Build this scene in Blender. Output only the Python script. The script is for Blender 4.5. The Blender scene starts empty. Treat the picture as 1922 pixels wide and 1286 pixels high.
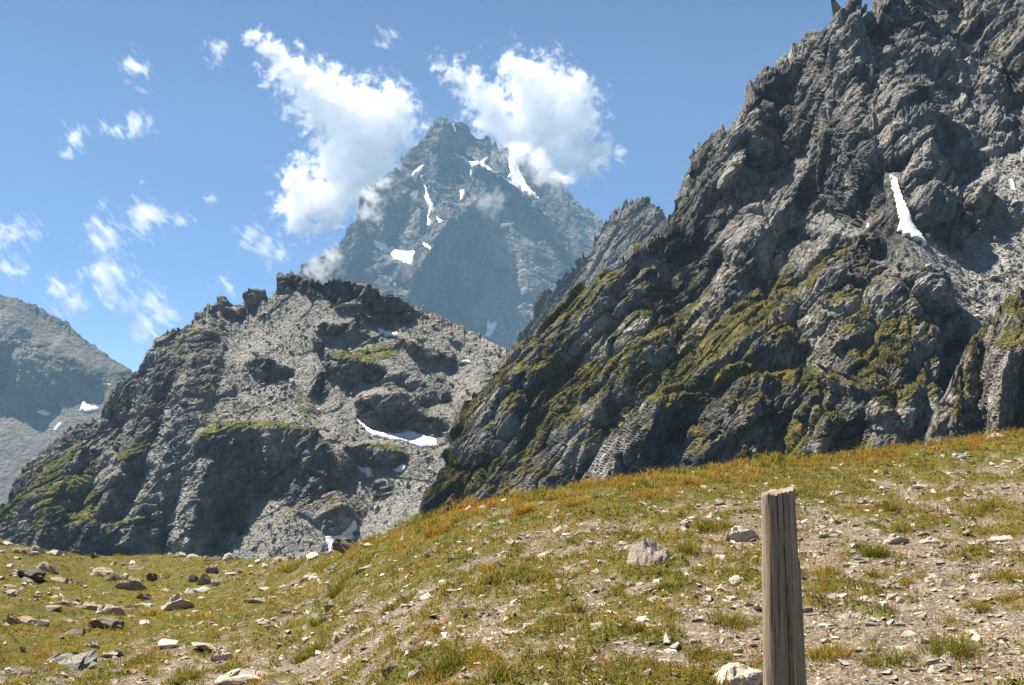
import bpy, math, random
import numpy as np
from math import radians, tan, sin, cos

rng = np.random.default_rng(7)
random.seed(7)
sc = bpy.context.scene
COL = sc.collection

# ------------------------------------------------------------------ camera
W, H = 1922.0, 1286.0
FPX = 2061.0
PITCH = radians(4.0)
cam_d = bpy.data.cameras.new('camera')
cam_d.sensor_width = 36.0
cam_d.lens = 36.0 * FPX / W
cam_d.clip_start = 0.1
cam_d.clip_end = 40000.0
cam = bpy.data.objects.new('camera', cam_d)
COL.objects.link(cam)
cam.location = (0, 0, 0)
cam.rotation_euler = (radians(90) + PITCH, 0, 0)
sc.camera = cam

# ------------------------------------------------------------------ world, sun, exposure
SUN_EL, SUN_AZ = 60.0, -58.0          # azimuth from the view direction, negative = to the left
world = bpy.data.worlds.new('World')
sc.world = world
world.use_nodes = True
wn = world.node_tree.nodes
sky = wn.new('ShaderNodeTexSky')
sky.sky_type = 'NISHITA'
sky.sun_disc = False
sky.sun_elevation = radians(SUN_EL)
sky.sun_rotation = radians(SUN_AZ)
sky.altitude = 2500
sky.air_density = 0.65
sky.dust_density = 0.35
sky.ozone_density = 7.0
world.node_tree.links.new(sky.outputs[0], wn['Background'].inputs[0])
wn['Background'].inputs[1].default_value = 0.054

sun_d = bpy.data.lights.new('sun', 'SUN')
sun_d.energy = 5.0
sun_d.angle = radians(0.5)
sun_d.color = (1.0, 0.94, 0.84)
sun = bpy.data.objects.new('sun', sun_d)
COL.objects.link(sun)
_s = (sin(radians(SUN_AZ)) * cos(radians(SUN_EL)), cos(radians(SUN_AZ)) * cos(radians(SUN_EL)), sin(radians(SUN_EL)))
from mathutils import Vector
sun.rotation_euler = Vector(_s).to_track_quat('Z', 'Y').to_euler()
sun.location = (-30, 40, 60)

sc.view_settings.view_transform = 'Standard'
sc.view_settings.look = 'None'
sc.view_settings.exposure = 1.36
sc.view_settings.gamma = 1.0
sc.view_settings.use_curve_mapping = False
sc.cycles.use_denoising = True
sc.cycles.max_bounces = 56
sc.cycles.diffuse_bounces = 2
sc.cycles.glossy_bounces = 2
sc.cycles.transmission_bounces = 4
sc.cycles.volume_bounces = 48
sc.cycles.transparent_max_bounces = 12
sc.cycles.use_adaptive_sampling = True

# ------------------------------------------------------------------ numeric helpers
def ray(px, py):
    """direction of the line of sight through a point of the photograph, scaled to y = 1"""
    a = (np.asarray(px, float) - W / 2) / FPX
    b = (H / 2 - np.asarray(py, float)) / FPX
    x = a
    y = cos(PITCH) - b * sin(PITCH)
    z = sin(PITCH) + b * cos(PITCH)
    return x / y, z / y

def kpy(k, px=None):
    """inverse of ray() for the vertical: photograph row of z/y = k"""
    b = (k * cos(PITCH) - sin(PITCH)) / (cos(PITCH) + k * sin(PITCH))
    return H / 2 - b * FPX

_perm = {}
def _tab(seed):
    if seed not in _perm:
        r = np.random.default_rng(seed + 100)
        p = r.permutation(256).astype(np.int32)
        g = r.normal(size=(256, 3)); g /= np.linalg.norm(g, axis=1)[:, None]
        f = r.random((256, 8)).astype(np.float32)
        _perm[seed] = (np.concatenate([p, p, p]), g.astype(np.float32), f)
    return _perm[seed]

def perlin(x, y, z, seed=0):
    P, G, _ = _tab(seed)
    x = np.asarray(x, np.float32); y = np.asarray(y, np.float32); z = np.asarray(z, np.float32)
    xi = np.floor(x); yi = np.floor(y); zi = np.floor(z)
    fx = x - xi; fy = y - yi; fz = z - zi
    xi = xi.astype(np.int32) & 255; yi = yi.astype(np.int32) & 255; zi = zi.astype(np.int32) & 255
    u = fx * fx * fx * (fx * (fx * 6 - 15) + 10)
    v = fy * fy * fy * (fy * (fy * 6 - 15) + 10)
    w = fz * fz * fz * (fz * (fz * 6 - 15) + 10)
    def gr(i, j, k):
        h = P[P[P[(xi + i) & 255] + ((yi + j) & 255)] + ((zi + k) & 255)]
        g = G[h]
        return g[..., 0] * (fx - i) + g[..., 1] * (fy - j) + g[..., 2] * (fz - k)
    a = gr(0, 0, 0); a += u * (gr(1, 0, 0) - a)
    b = gr(0, 1, 0); b += u * (gr(1, 1, 0) - b)
    a += v * (b - a)
    c = gr(0, 0, 1); c += u * (gr(1, 0, 1) - c)
    d = gr(0, 1, 1); d += u * (gr(1, 1, 1) - d)
    c += v * (d - c)
    return (a + w * (c - a)) * 1.5

def fbm(x, y, z, o=4, seed=0, gain=0.5):
    s = 0; a = 1.0; f = 1.0; t = 0
    for i in range(o):
        s = s + a * perlin(x * f, y * f, z * f, seed + i)
        t += a; a *= gain; f *= 2.03
    return s / t

def ridged(x, y, z, o=4, seed=0, gain=0.5):
    s = 0; a = 1.0; f = 1.0; t = 0
    for i in range(o):
        s = s + a * (1 - 2.2 * np.abs(perlin(x * f, y * f, z * f, seed + i)))
        t += a; a *= gain; f *= 2.07
    return s / t

def facet(x, y, z, seed=0, tilt=1.0):
    """blocky rock: every Voronoi cell is its own tilted face; returns height and distance to the crack"""
    P, G, F = _tab(seed + 50)
    x = np.asarray(x, np.float32); y = np.asarray(y, np.float32); z = np.asarray(z, np.float32)
    xi = np.floor(x).astype(np.int32); yi = np.floor(y).astype(np.int32); zi = np.floor(z).astype(np.int32)
    d1 = np.full(x.shape, 9., np.float32); d2 = d1.copy(); hh = np.zeros(x.shape, np.float32)
    for i in (-1, 0, 1):
        for j in (-1, 0, 1):
            for k in (-1, 0, 1):
                h = P[P[P[(xi + i) & 255] + ((yi + j) & 255)] + ((zi + k) & 255)]
                f = F[h]
                dx = x - (xi + i + f[..., 0]); dy = y - (yi + j + f[..., 1]); dz = z - (zi + k + f[..., 2])
                d = dx * dx + dy * dy + dz * dz
                g = G[h]
                val = (f[..., 3] - 0.5) + tilt * (g[..., 0] * dx + g[..., 1] * dy + g[..., 2] * dz)
                m = d < d1
                d2 = np.where(m, d1, np.minimum(d2, d))
                hh = np.where(m, val, hh)
                d1 = np.where(m, d, d1)
    return hh, np.sqrt(d2) - np.sqrt(d1)

def sstep(a, b, x):
    t = np.clip((x - a) / (b - a), 0, 1)
    return t * t * (3 - 2 * t)

def sdpoly(u, v, poly):
    """signed distance to a closed outline, negative inside"""
    p = np.array(poly, float); n = len(p)
    d = np.full(u.shape, 1e12); inside = np.zeros(u.shape, bool)
    for i in range(n):
        a = p[i]; b = p[(i + 1) % n]
        ex, ey = b - a
        wx = u - a[0]; wy = v - a[1]
        t = np.clip((wx * ex + wy * ey) / (ex * ex + ey * ey + 1e-9), 0, 1)
        d = np.minimum(d, (wx - ex * t) ** 2 + (wy - ey * t) ** 2)
        if abs(ey) > 1e-9:
            c = ((a[1] > v) != (b[1] > v)) & (u < ex * (v - a[1]) / ey + a[0])
            inside ^= c
    d = np.sqrt(d)
    return np.where(inside, -d, d)

def dline(u, v, pts):
    """distance to an open line, position along it (0..1) and side (+ = to its right going along)"""
    p = np.array(pts, float); n = len(p)
    L = np.r_[0, np.cumsum(np.hypot(*np.diff(p, axis=0).T))]
    d = np.full(u.shape, 1e12); tt = np.zeros(u.shape); sd = np.zeros(u.shape)
    for i in range(n - 1):
        a = p[i]; b = p[i + 1]
        ex, ey = b - a
        wx = u - a[0]; wy = v - a[1]
        t = np.clip((wx * ex + wy * ey) / (ex * ex + ey * ey + 1e-9), 0, 1)
        q = (wx - ex * t) ** 2 + (wy - ey * t) ** 2
        m = q < d
        d = np.where(m, q, d)
        tt = np.where(m, (L[i] + t * (L[i + 1] - L[i])) / L[-1], tt)
        sd = np.where(m, ex * wy - ey * wx, sd)
    return np.sqrt(d), tt, np.sign(sd)

def blur(a, n, axis=1):
    if n < 1: return a
    n = int(n)
    for _ in range(2):
        pad = [(0, 0)] * a.ndim; pad[axis] = (n + 1, n)
        c = np.cumsum(np.pad(a, pad, mode='edge'), axis=axis)
        hi = [slice(None)] * a.ndim; lo = [slice(None)] * a.ndim
        hi[axis] = slice(2 * n + 1, None); lo[axis] = slice(0, -(2 * n + 1))
        a = (c[tuple(hi)] - c[tuple(lo)]) / (2 * n + 1)
    return a

def tag(o, label=None, cat=None, group=None, kind=None):
    if label: o['label'] = label
    if cat: o['category'] = cat
    if group: o['group'] = group
    if kind: o['kind'] = kind
    return o

def mesh_np(name, verts, faces, mat, attrs=None, smooth=True, parent=None, nper=None):
    """verts (n,3), faces (m,3|4) arrays -> one linked object"""
    me = bpy.data.meshes.new(name)
    verts = np.ascontiguousarray(verts, np.float32); faces = np.ascontiguousarray(faces, np.int32)
    m, k = faces.shape
    me.vertices.add(len(verts)); me.vertices.foreach_set('co', verts.ravel())
    me.loops.add(m * k); me.loops.foreach_set('vertex_index', faces.ravel())
    me.polygons.add(m)
    me.polygons.foreach_set('loop_start', np.arange(0, m * k, k, dtype=np.int32))
    me.update(calc_edges=True)
    if smooth:
        me.polygons.foreach_set('use_smooth', np.ones(m, bool))
    else:
        me.polygons.foreach_set('use_smooth', np.zeros(m, bool))
    for kx, a in (attrs or {}).items():
        at = me.attributes.new(kx, 'FLOAT', 'POINT')
        at.data.foreach_set('value', np.ascontiguousarray(a, np.float32).ravel())
    if mat: me.materials.append(mat)
    o = bpy.data.objects.new(name, me)
    COL.objects.link(o)
    if parent: o.parent = parent
    return o

def grid_faces(nr, nc, mask=None):
    i = np.arange(nr - 1)[:, None] * nc + np.arange(nc - 1)[None, :]
    f = np.stack([i, i + 1, i + nc + 1, i + nc], -1)
    if mask is not None: return f[mask]
    return f.reshape(-1, 4)

# ------------------------------------------------------------------ materials
class NT:
    def __init__(s, name):
        s.m = bpy.data.materials.new(name); s.m.use_nodes = True
        s.t = s.m.node_tree; s.t.nodes.clear()
        s.out = s.t.nodes.new('ShaderNodeOutputMaterial')
    def n(s, typ, **kw):
        nd = s.t.nodes.new(typ)
        for k, v in kw.items():
            if k == 'ins':
                for kk, vv in v.items(): s.set(nd.inputs[kk], vv)
            else: setattr(nd, k, v)
        return nd
    def set(s, sock, v):
        if isinstance(v, bpy.types.NodeSocket): s.t.links.new(v, sock)
        elif hasattr(sock.default_value, '__len__') and not hasattr(v, '__len__'): sock.default_value = (v,) * len(sock.default_value)
        elif hasattr(v, '__len__') and len(v) == 3 and len(sock.default_value) == 4: sock.default_value = (*v, 1)
        else: sock.default_value = v
    def math(s, op, a, b=0.0, clamp=False):
        nd = s.n('ShaderNodeMath', operation=op, use_clamp=clamp)
        s.set(nd.inputs[0], a); s.set(nd.inputs[1], b); return nd.outputs[0]
    def mix(s, f, a, b, mode='MIX'):
        nd = s.n('ShaderNodeMix', data_type='RGBA', blend_type=mode)
        s.set(nd.inputs[0], f); s.set(nd.inputs[6], a); s.set(nd.inputs[7], b); return nd.outputs[2]
    def noise(s, vec, scale, detail=4, rough=0.55, dist=0.0, out=0):
        nd = s.n('ShaderNodeTexNoise')
        s.set(nd.inputs['Scale'], scale); s.set(nd.inputs['Detail'], detail); s.set(nd.inputs['Roughness'], rough); s.set(nd.inputs['Distortion'], dist)
        if vec is not None: s.set(nd.inputs['Vector'], vec)
        return nd.outputs[out]
    def voro(s, vec, scale, feature='F1', out='Distance', rand=1.0):
        nd = s.n('ShaderNodeTexVoronoi', feature=feature)
        s.set(nd.inputs['Scale'], scale); s.set(nd.inputs['Randomness'], rand)
        if vec is not None: s.set(nd.inputs['Vector'], vec)
        return nd.outputs[out]
    def rng(s, v, a, b, c=0.0, d=1.0):
        nd = s.n('ShaderNodeMapRange'); s.set(nd.inputs[0], v)
        for i, x in enumerate((a, b, c, d)): s.set(nd.inputs[i + 1], x)
        return nd.outputs[0]
    def attr(s, name, out='Fac'):
        return s.n('ShaderNodeAttribute', attribute_name=name).outputs[out]
    def mapping(s, vec, scale=(1, 1, 1), rot=(0, 0, 0)):
        nd = s.n('ShaderNodeMapping'); s.set(nd.inputs['Vector'], vec)
        nd.inputs['Scale'].default_value = scale; nd.inputs['Rotation'].default_value = rot
        return nd.outputs[0]
    def obj(s): return s.n('ShaderNodeTexCoord').outputs['Object']
    def bump(s, h, dist, strength=1.0, normal=None):
        nd = s.n('ShaderNodeBump'); s.set(nd.inputs['Strength'], strength); s.set(nd.inputs['Distance'], dist); s.set(nd.inputs['Height'], h)
        if normal is not None: s.set(nd.inputs['Normal'], normal)
        return nd.outputs[0]
    def bsdf(s, col, rough=0.9, normal=None, spec=0.25):
        nd = s.n('ShaderNodeBsdfPrincipled')
        s.set(nd.inputs['Base Color'], col); s.set(nd.inputs['Roughness'], rough)
        s.set(nd.inputs['Specular IOR Level'], spec)
        if normal is not None: s.set(nd.inputs['Normal'], normal)
        return nd.outputs[0]
    def done(s, sh, vol=False):
        s.t.links.new(sh, s.out.inputs['Volume' if vol else 'Surface']); return s.m

def rock_material(name, px, dark=(0.035, 0.034, 0.031), mid=(0.14, 0.133, 0.117), light=(0.44, 0.41, 0.355),
                  grass=((0.04, 0.046, 0.012), (0.15, 0.122, 0.036)), scree=(0.31, 0.30, 0.275), aniso=(1, 1, 1), rot=(0, 0, 0), bump=1.0):
    """px = size in metres of one picture pixel out there"""
    t = NT(name); P = t.obj()
    Q = t.mapping(P, aniso, rot)
    n1 = t.noise(Q, 1 / (px * 90), 6, 0.65)
    n2 = t.noise(Q, 1 / (px * 14), 5, 0.7)
    n3 = t.noise(P, 1 / (px * 3.0), 3, 0.7)
    v = t.math('ADD', t.math('MULTIPLY', n1, 0.45), t.math('ADD', t.math('MULTIPLY', n2, 0.38), t.math('MULTIPLY', n3, 0.22)))
    r = t.n('ShaderNodeValToRGB'); t.set(r.inputs[0], v)
    e = r.color_ramp.elements
    e[0].position = 0.41; e[0].color = (*dark, 1); e[1].position = 0.63; e[1].color = (*light, 1)
    x = e.new(0.52); x.color = (*mid, 1)
    col = r.outputs[0]
    # rusty lichen tint
    col = t.mix(t.rng(t.noise(P, 1 / (px * 40), 4, 0.6), 0.52, 0.7, 0, 0.45), col, t.mix(1.0, col, (1.25, 1.0, 0.72), 'MULTIPLY'))
    col = t.mix(t.attr('pale'), col, t.mix(n2, (0.24, 0.235, 0.22), (0.46, 0.44, 0.40)))
    sn = t.noise(P, 1 / (px * 2.4), 3, 0.8)
    sc_ = t.mix(t.rng(sn, 0.35, 0.7), tuple(c * 0.62 for c in scree), tuple(c * 1.55 for c in scree))
    sc_ = t.mix(t.rng(n1, 0.3, 0.7, 0, 0.5), sc_, t.mix(1.0, sc_, (0.8, 0.8, 0.78), 'MULTIPLY'))
    col = t.mix(t.attr('scree'), col, sc_)
    g = t.attr('grass')
    gn = t.noise(P, 1 / (px * 9), 6, 0.78)
    gm = t.rng(t.math('ADD', g, t.math('MULTIPLY', t.math('SUBTRACT', gn, 0.5), 2.0)), 0.44, 0.62)
    gc = t.mix(t.rng(t.noise(P, 1 / (px * 22), 4, 0.7), 0.38, 0.62), grass[0], grass[1])
    gc = t.mix(t.rng(n3, 0.35, 0.7, 0, 0.7), gc, t.mix(1.0, gc, (1.5, 1.45, 1.3), 'MULTIPLY'))
    col = t.mix(gm, col, gc)
    h = t.math('ADD', t.math('MULTIPLY', n2, 3.0), n3)
    wq = t.n('ShaderNodeVectorMath', operation='MULTIPLY_ADD')
    t.set(wq.inputs[0], t.noise(P, 1 / (px * 12), 4, 0.7, out=1)); t.set(wq.inputs[1], (px * 16,) * 3); t.set(wq.inputs[2], Q)
    vb = t.voro(wq.outputs[0], 1 / (px * 9), 'DISTANCE_TO_EDGE')
    h = t.math('ADD', h, t.math('MULTIPLY', t.math('MULTIPLY', t.rng(vb, 0, 0.10), 0.45), t.math('SUBTRACT', 1.0, t.attr('scree'))))
    nrm = t.bump(h, px * 3.2 * bump, 0.9)
    return t.done(t.bsdf(col, 0.92, nrm, 0.15))

M_E = rock_material('right_mountain_rock', 0.42, aniso=(1.0, 1.0, 0.45), rot=(0, radians(38), 0))
M_F = rock_material('buttress_rock', 0.35, dark=(0.03, 0.028, 0.024), mid=(0.095, 0.087, 0.072), light=(0.34, 0.31, 0.26), aniso=(1.0, 1.0, 0.45), rot=(0, radians(15), 0))
M_D = rock_material('middle_mountain_rock', 0.62, dark=(0.055, 0.055, 0.052), mid=(0.17, 0.163, 0.147), light=(0.38, 0.36, 0.32),
                    grass=((0.06, 0.07, 0.02), (0.16, 0.15, 0.05)), scree=(0.27, 0.257, 0.23))
M_C = rock_material('back_ridge_rock', 1.6, dark=(0.03, 0.03, 0.028), mid=(0.085, 0.08, 0.072), light=(0.25, 0.235, 0.205), aniso=(1, 1, 0.5), rot=(0, radians(35), 0))
M_B = rock_material('high_peak_rock', 4.4, dark=(0.035, 0.035, 0.036), mid=(0.095, 0.092, 0.085), light=(0.29, 0.27, 0.235), aniso=(1, 1, 0.6), rot=(0, radians(-25), 0), bump=0.8)
M_A = rock_material('far_mountain_rock', 4.2, dark=(0.04, 0.038, 0.033), mid=(0.10, 0.092, 0.075), light=(0.19, 0.172, 0.14), scree=(0.15, 0.14, 0.118), grass=((0.05, 0.055, 0.02), (0.10, 0.10, 0.04)), bump=0.5)

def snow_material():
    t = NT('old_snow'); P = t.obj()
    n = t.noise(P, 0.25, 5, 0.6)
    col = t.mix(t.rng(n, 0.35, 0.7), (0.62, 0.57, 0.53), (0.84, 0.83, 0.82))
    return t.done(t.bsdf(col, 0.6, t.bump(t.noise(P, 0.5, 4), 0.6, 0.5), 0.3))
M_SNOW = snow_material()

# ------------------------------------------------------------------ mountains
class Relief:
    """a mountain face built between a foot line and a ridge line; its steepness follows a map of cliffs, ledges and scree"""
    def __init__(s, name, ridge, foot, u0, u1, du, nr, yfoot, mat, c0=0.7, areas=(), ribs=(), jag=3.0, jagf=14.0,
                 amp=1.0, lam=80.0, aniso=None, grass=None, scree_amp=0.12, seed=0, back=(60, 40), cterr=0.6, terr_dir=(0.25, 1.0),
                 terr_len=26.0, blurn=7, octs=6, cmin=0.06, facets=(0.8, 1.1, 1.15, 1.1), sharp=1.5, far=1.0, slabs=0.0, jagw=None):
        lam = lam * far; back = (back[0] * far, back[1] * far); yfoot = [(a_, b_ * far) for a_, b_ in yfoot]
        s.far = far
        nc = int((u1 - u0) / du) + 1
        u = np.linspace(u0, u1, nc)
        rp = np.array(ridge, float); fp = np.array(foot, float)
        top = np.interp(u, rp[:, 0], rp[:, 1])
        z0 = np.zeros_like(u)
        tops = blur(np.interp(u, rp[:, 0], rp[:, 1])[None, :], int(14 / du), 1)[0]
        jg = jag * (np.interp(u, *np.array(jagw, float).T) if jagw else 1.0)
        top = top + jg * (1.6 * ridged(u / (jagf * 3), z0, z0 + seed, 3, seed + 3) * 0.6 + 1.5 * facet(u / jagf, z0, z0 + 0.5, seed + 4, 1.6)[0]
                           + 0.7 * facet(u / (jagf * 0.35), z0, z0 + 3.5, seed + 5, 1.2)[0])
        bot = np.interp(u, fp[:, 0], fp[:, 1])
        bot = np.maximum(bot, np.maximum(top, tops) + 8)
        T = np.linspace(0, 1, nr)[:, None]
        U = np.broadcast_to(u[None, :], (nr, nc)).copy()
        V = bot[None, :] + (tops - bot)[None, :] * T
        V = V + (top - tops)[None, :] * np.clip(1 - (1 - T) * (bot - tops)[None, :] / 45.0, 0, 1) ** 1.5
        X, K = ray(U, V)
        # noise warp so no outline stays straight
        wu = 9 * fbm(U / 60, V / 60, U * 0 + seed, 4, seed + 20, 0.6)
        wv = 9 * fbm(U / 60, V / 60, U * 0 + seed + 9, 4, seed + 30, 0.6)
        Uw, Vw = U + wu, V + wv
        c = np.full(U.shape, c0)
        gr = np.zeros(U.shape); scr = np.zeros(U.shape); pal = np.zeros(U.shape); rough = np.ones(U.shape)
        gbias = np.zeros(U.shape)
        for a in areas:
            sd = sdpoly(Uw, Vw, a['p'])
            f = a.get('f', 6.0)
            w = sstep(f, -f, sd)
            if 'c' in a: c = c + w * (a['c'] - c)
            if 'scree' in a: scr = scr + w * (a['scree'] - scr)
            if 'grass' in a: gbias = gbias + w * a['grass']
            if 'pale' in a: pal = pal + w * (a['pale'] - pal)
            if 'rough' in a: rough = rough + w * (a['rough'] - rough)
        # ledges and steps
        tx, ty = terr_dir
        n1 = ridged((U * ty - V * tx * 1.0) / (terr_len * 3.2), (U * tx + V * ty) / terr_len, U * 0 + 3.3 + seed, 4, seed + 60, 0.6)
        n2 = fbm(U / 45, V / 30, U * 0 + 5.1, 4, seed + 70, 0.6)
        c = c * np.exp(cterr * (1 - 0.8 * scr) * (1.3 * n1 + 1.6 * n2 - 0.1))
        c = np.clip(c, cmin, 2.1)
        dk = np.diff(K, axis=0)
        def integ(cc):
            cm = 0.5 * (cc[1:] + cc[:-1]); km = 0.5 * (K[1:] + K[:-1])
            return np.vstack([np.zeros((1, nc)), np.cumsum(cm * dk / np.maximum(1 - cm * km, 0.25), axis=0)])
        vstep = float(np.mean(bot - top)) / nr
        cs = blur(blur(c, int(45 / du), 1), max(2, int(18 / vstep)), 0)
        l0 = integ(cs); l1 = integ(c) - l0
        l1 = l1 - blur(l1, max(3, int(42 / vstep)), 0)          # cliffs and ledges step out and back, without leaving steps all the way up
        lb = blur(l1, blurn, 1)
        lnY = blur(l0, int(16 / du), 1) + 0.95 * lb + 0.5 * (l1 - lb)
        yf = np.interp(u, *np.array(yfoot, float).T)
        Y = yf[None, :] * np.exp(lnY)
        off = np.zeros(U.shape)
        for r in ribs:
            d, tt, side = dline(Uw, Vw, r['p'])
            w = r['w']
            wl = np.where(side > 0, r.get('wr', w), r.get('wl', w))
            pr = np.maximum(0, 1 - d / (wl * 1.25))
            pr = 0.72 * pr ** r.get('e', 1.2)
            env = sstep(0, 0.12, tt) * sstep(1, 0.85, tt) if r.get('fade', True) else 1
            pr = pr * (0.25 + 0.75 * env)
            off = off + r['a'] * far * pr
        Y = Y - off
        P = np.stack([X * Y, Y, K * Y], -1)
        # back side
        nb = 14
        bt = (np.arange(1, nb + 1) / nb)[:, None]
        bl, bd = back
        Pb = np.stack([P[-1, :, 0][None] + 0 * bt, P[-1, :, 1][None] + bl * bt, P[-1, :, 2][None] - bd * bt ** 1.3 * 2.2], -1)
        P = np.concatenate([P, Pb], 0)
        def padb(a, v=None): return np.concatenate([a, np.repeat(a[-1:], nb, 0) if v is None else np.full((nb, nc), v)], 0)
        scr = padb(scr); pal = padb(pal); gbias = padb(gbias); rough = padb(rough); off = padb(off)
        s.Psm = P.copy()
        N = s.normals(P)
        Nf = blur(blur(N, 4, 0), 4, 1); Nf /= np.linalg.norm(Nf, axis=-1)[..., None] + 1e-9
        x, y, z = P[..., 0], P[..., 1], P[..., 2]
        if aniso is not None:
            ang, st = aniso                      # strata direction in the x-z plane and stretch along it
            a = radians(ang)
            qa = (x * cos(a) + z * sin(a)) / st
            qb = -x * sin(a) + z * cos(a)
            qx, qy, qz = qa, y * 0.8, qb
        else:
            qx, qy, qz = x, y, z; qb = z
        h = np.zeros(x.shape)
        rr = (1 - (1 - scree_amp) * np.clip(scr * 1.15, 0, 1)) * rough
        h += amp * lam * 0.045 * ridged(qx / lam, qy / lam, qz / lam, 2, seed + 1) * rr
        h += amp * lam * 0.03 * fbm(qx / lam * 2.2, qy / lam * 2.2, qz / lam * 2.2, 2, seed + 8) * rr
        L = lam * 0.42
        for i in range(4):
            wx = L * 0.25 * fbm(qx / L, qy / L, qz / L, 2, seed + 11 + i)
            fh, fe = facet((qx + wx) / L, (qy + wx) / L, (qz - wx) / L, seed + 5 + i, 1.25)
            h += amp * facets[i] * L * 0.17 * fh * rr
            h -= amp * facets[i] * L * 0.055 * sstep(0.14, 0.0, fe) * rr * sharp
            L *= 0.40
        if slabs:
            # parallel beds: long tilted slabs that break off in sharp steps
            mk_ = sstep(-0.25, 0.3, fbm(x / lam * 1.7, y / lam * 1.7, z / lam * 1.7, 2, seed + 44))
            for ls, am in ((lam * 0.20, 1.0), (lam * 0.075, 0.9)):
                tq = qb / ls + 0.25 * y / ls + 1.3 * fbm(x / (ls * 5), y / (ls * 5), z / (ls * 5), 3, seed + 47)
                fr = tq - np.floor(tq)
                h += slabs * am * ls * 0.15 * (np.minimum(fr / 0.86, (1 - fr) / 0.14) - 0.5) * rr * (0.25 + 0.75 * mk_)
        L = max(L, 2.2 * du * yf.mean() / FPX)
        h += amp * L * 0.26 * ridged(qx / L, qy / L, qz / L, 2, seed + 31, 0.6) * (0.2 + 0.8 * rr)
        P = P + Nf * h[..., None]
        s.P = P; s.U = U; s.V = V; s.nr = nr; s.nc = nc
        N2 = s.normals(P)
        Nl = blur(blur(N2, 2, 0), 2, 1); nz = Nl[..., 2] / (np.linalg.norm(Nl, axis=-1) + 1e-9)
        nbg = fbm(x / lam * 1.2, y / lam * 1.2, z / lam * 1.2, 4, seed + 91)
        if grass is not None:
            g0, gs = grass(np.concatenate([U, np.repeat(U[-1:], nb, 0)]), np.concatenate([V, np.repeat(V[-1:], nb, 0)]))
            gr = g0 + gbias + gs * (nz - 0.45) + 0.55 * nbg
        else:
            gr = gbias
        gr = np.clip(gr, 0, 1)
        s.o = mesh_np(name, P.reshape(-1, 3), grid_faces(nr + nb, nc), mat,
                      dict(grass=gr, scree=np.clip(scr, 0, 1), pale=np.clip(pal, 0, 1)), smooth=False)
        s.grass = gr; s.scr = scr; s.N = N2; s.nz = nz
    @staticmethod
    def normals(P):
        du = np.gradient(P, axis=1); dv = np.gradient(P, axis=0)
        n = np.cross(du, dv)
        n /= np.linalg.norm(n, axis=-1)[..., None] + 1e-9
        return n
    def at(s, px, py):
        j = int(np.clip(np.searchsorted(s.U[0], px), 0, s.nc - 1))
        i = int(np.argmin(np.abs(s.V[:, j] - py)))
        return s.P[i, j], s.N[i, j]
    def snow(s, poly, lift, label, name='snow_patch', cat='snow patch', group=None, bl=3, warp=3.0):
        nr = s.nr
        p = np.array(poly, float)
        u = s.U[0]; j0 = max(0, np.searchsorted(u, p[:, 0].min() - 6) - 1); j1 = min(s.nc, np.searchsorted(u, p[:, 0].max() + 6) + 1)
        Vs = s.V[:, j0:j1]
        rows = np.where((Vs < p[:, 1].max() + 6).any(1) & (Vs > p[:, 1].min() - 6).any(1))[0]
        i0, i1 = rows.min(), rows.max() + 1
        U = s.U[i0:i1, j0:j1]; V = s.V[i0:i1, j0:j1]
        P = s.P[i0:i1, j0:j1].copy()
        Pb = blur(blur(P, bl, 0), bl, 1)
        wn_ = warp * fbm(U / 7, V / 7, U * 0, 3, 77)
        sd = sdpoly(U + wn_, V - wn_, poly)
        hgt = lift * s.far * np.clip(-sd / 1.6, -0.6, 1.0)
        f = np.clip(-sd / 3, 0, 1)[..., None] * 0.8
        N = s.N[i0:i1, j0:j1]; N = blur(blur(N, 3, 0), 3, 1)
        N = N + np.array([0, -0.7, 0.5]); N /= np.linalg.norm(N, axis=-1)[..., None]
        Q = P * (1 - f) + Pb * f + N * hgt[..., None]
        ok = sd < 1.5
        m = ok[1:, 1:] & ok[:-1, 1:] & ok[1:, :-1] & ok[:-1, :-1]
        if not m.any(): return None
        fc = grid_faces(U.shape[0], U.shape[1], m)
        used, inv = np.unique(fc, return_inverse=True)
        o = mesh_np(name, Q.reshape(-1, 3)[used], inv.reshape(fc.shape), M_SNOW, smooth=True)
        return tag(o, label, cat, group)
# ================================================================== the right mountain
E_ridge = [(780, 990), (800, 962), (816, 905), (840, 850), (856, 795), (870, 745), (900, 722), (935, 698), (955, 672), (978, 652), (1010, 626), (1060, 585), (1110, 545), (1150, 512),
           (1175, 495), (1205, 470), (1232, 442), (1250, 425), (1256, 395), (1275, 372), (1284, 335), (1305, 300), (1330, 265), (1350, 245), (1375, 222),
           (1392, 200), (1412, 172), (1432, 155), (1455, 128), (1475, 112), (1495, 92), (1512, 78), (1535, 62), (1552, 40), (1560, 24), (1570, 6), (1578, 36), (1588, -4), (1600, -10),
           (1616, -2), (1630, 34), (1648, 30), (1658, -12), (1680, -30), (1740, -60), (1850, -80), (1980, -90)]
E_foot = [(780, 1010), (900, 1000), (1000, 985), (1400, 960), (1700, 930), (1980, 900)]
def RB(pts, w, a, **k): return dict(p=pts, w=w, a=a, **k)
def AR(pts, **k): return dict(p=pts, **k)
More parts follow.
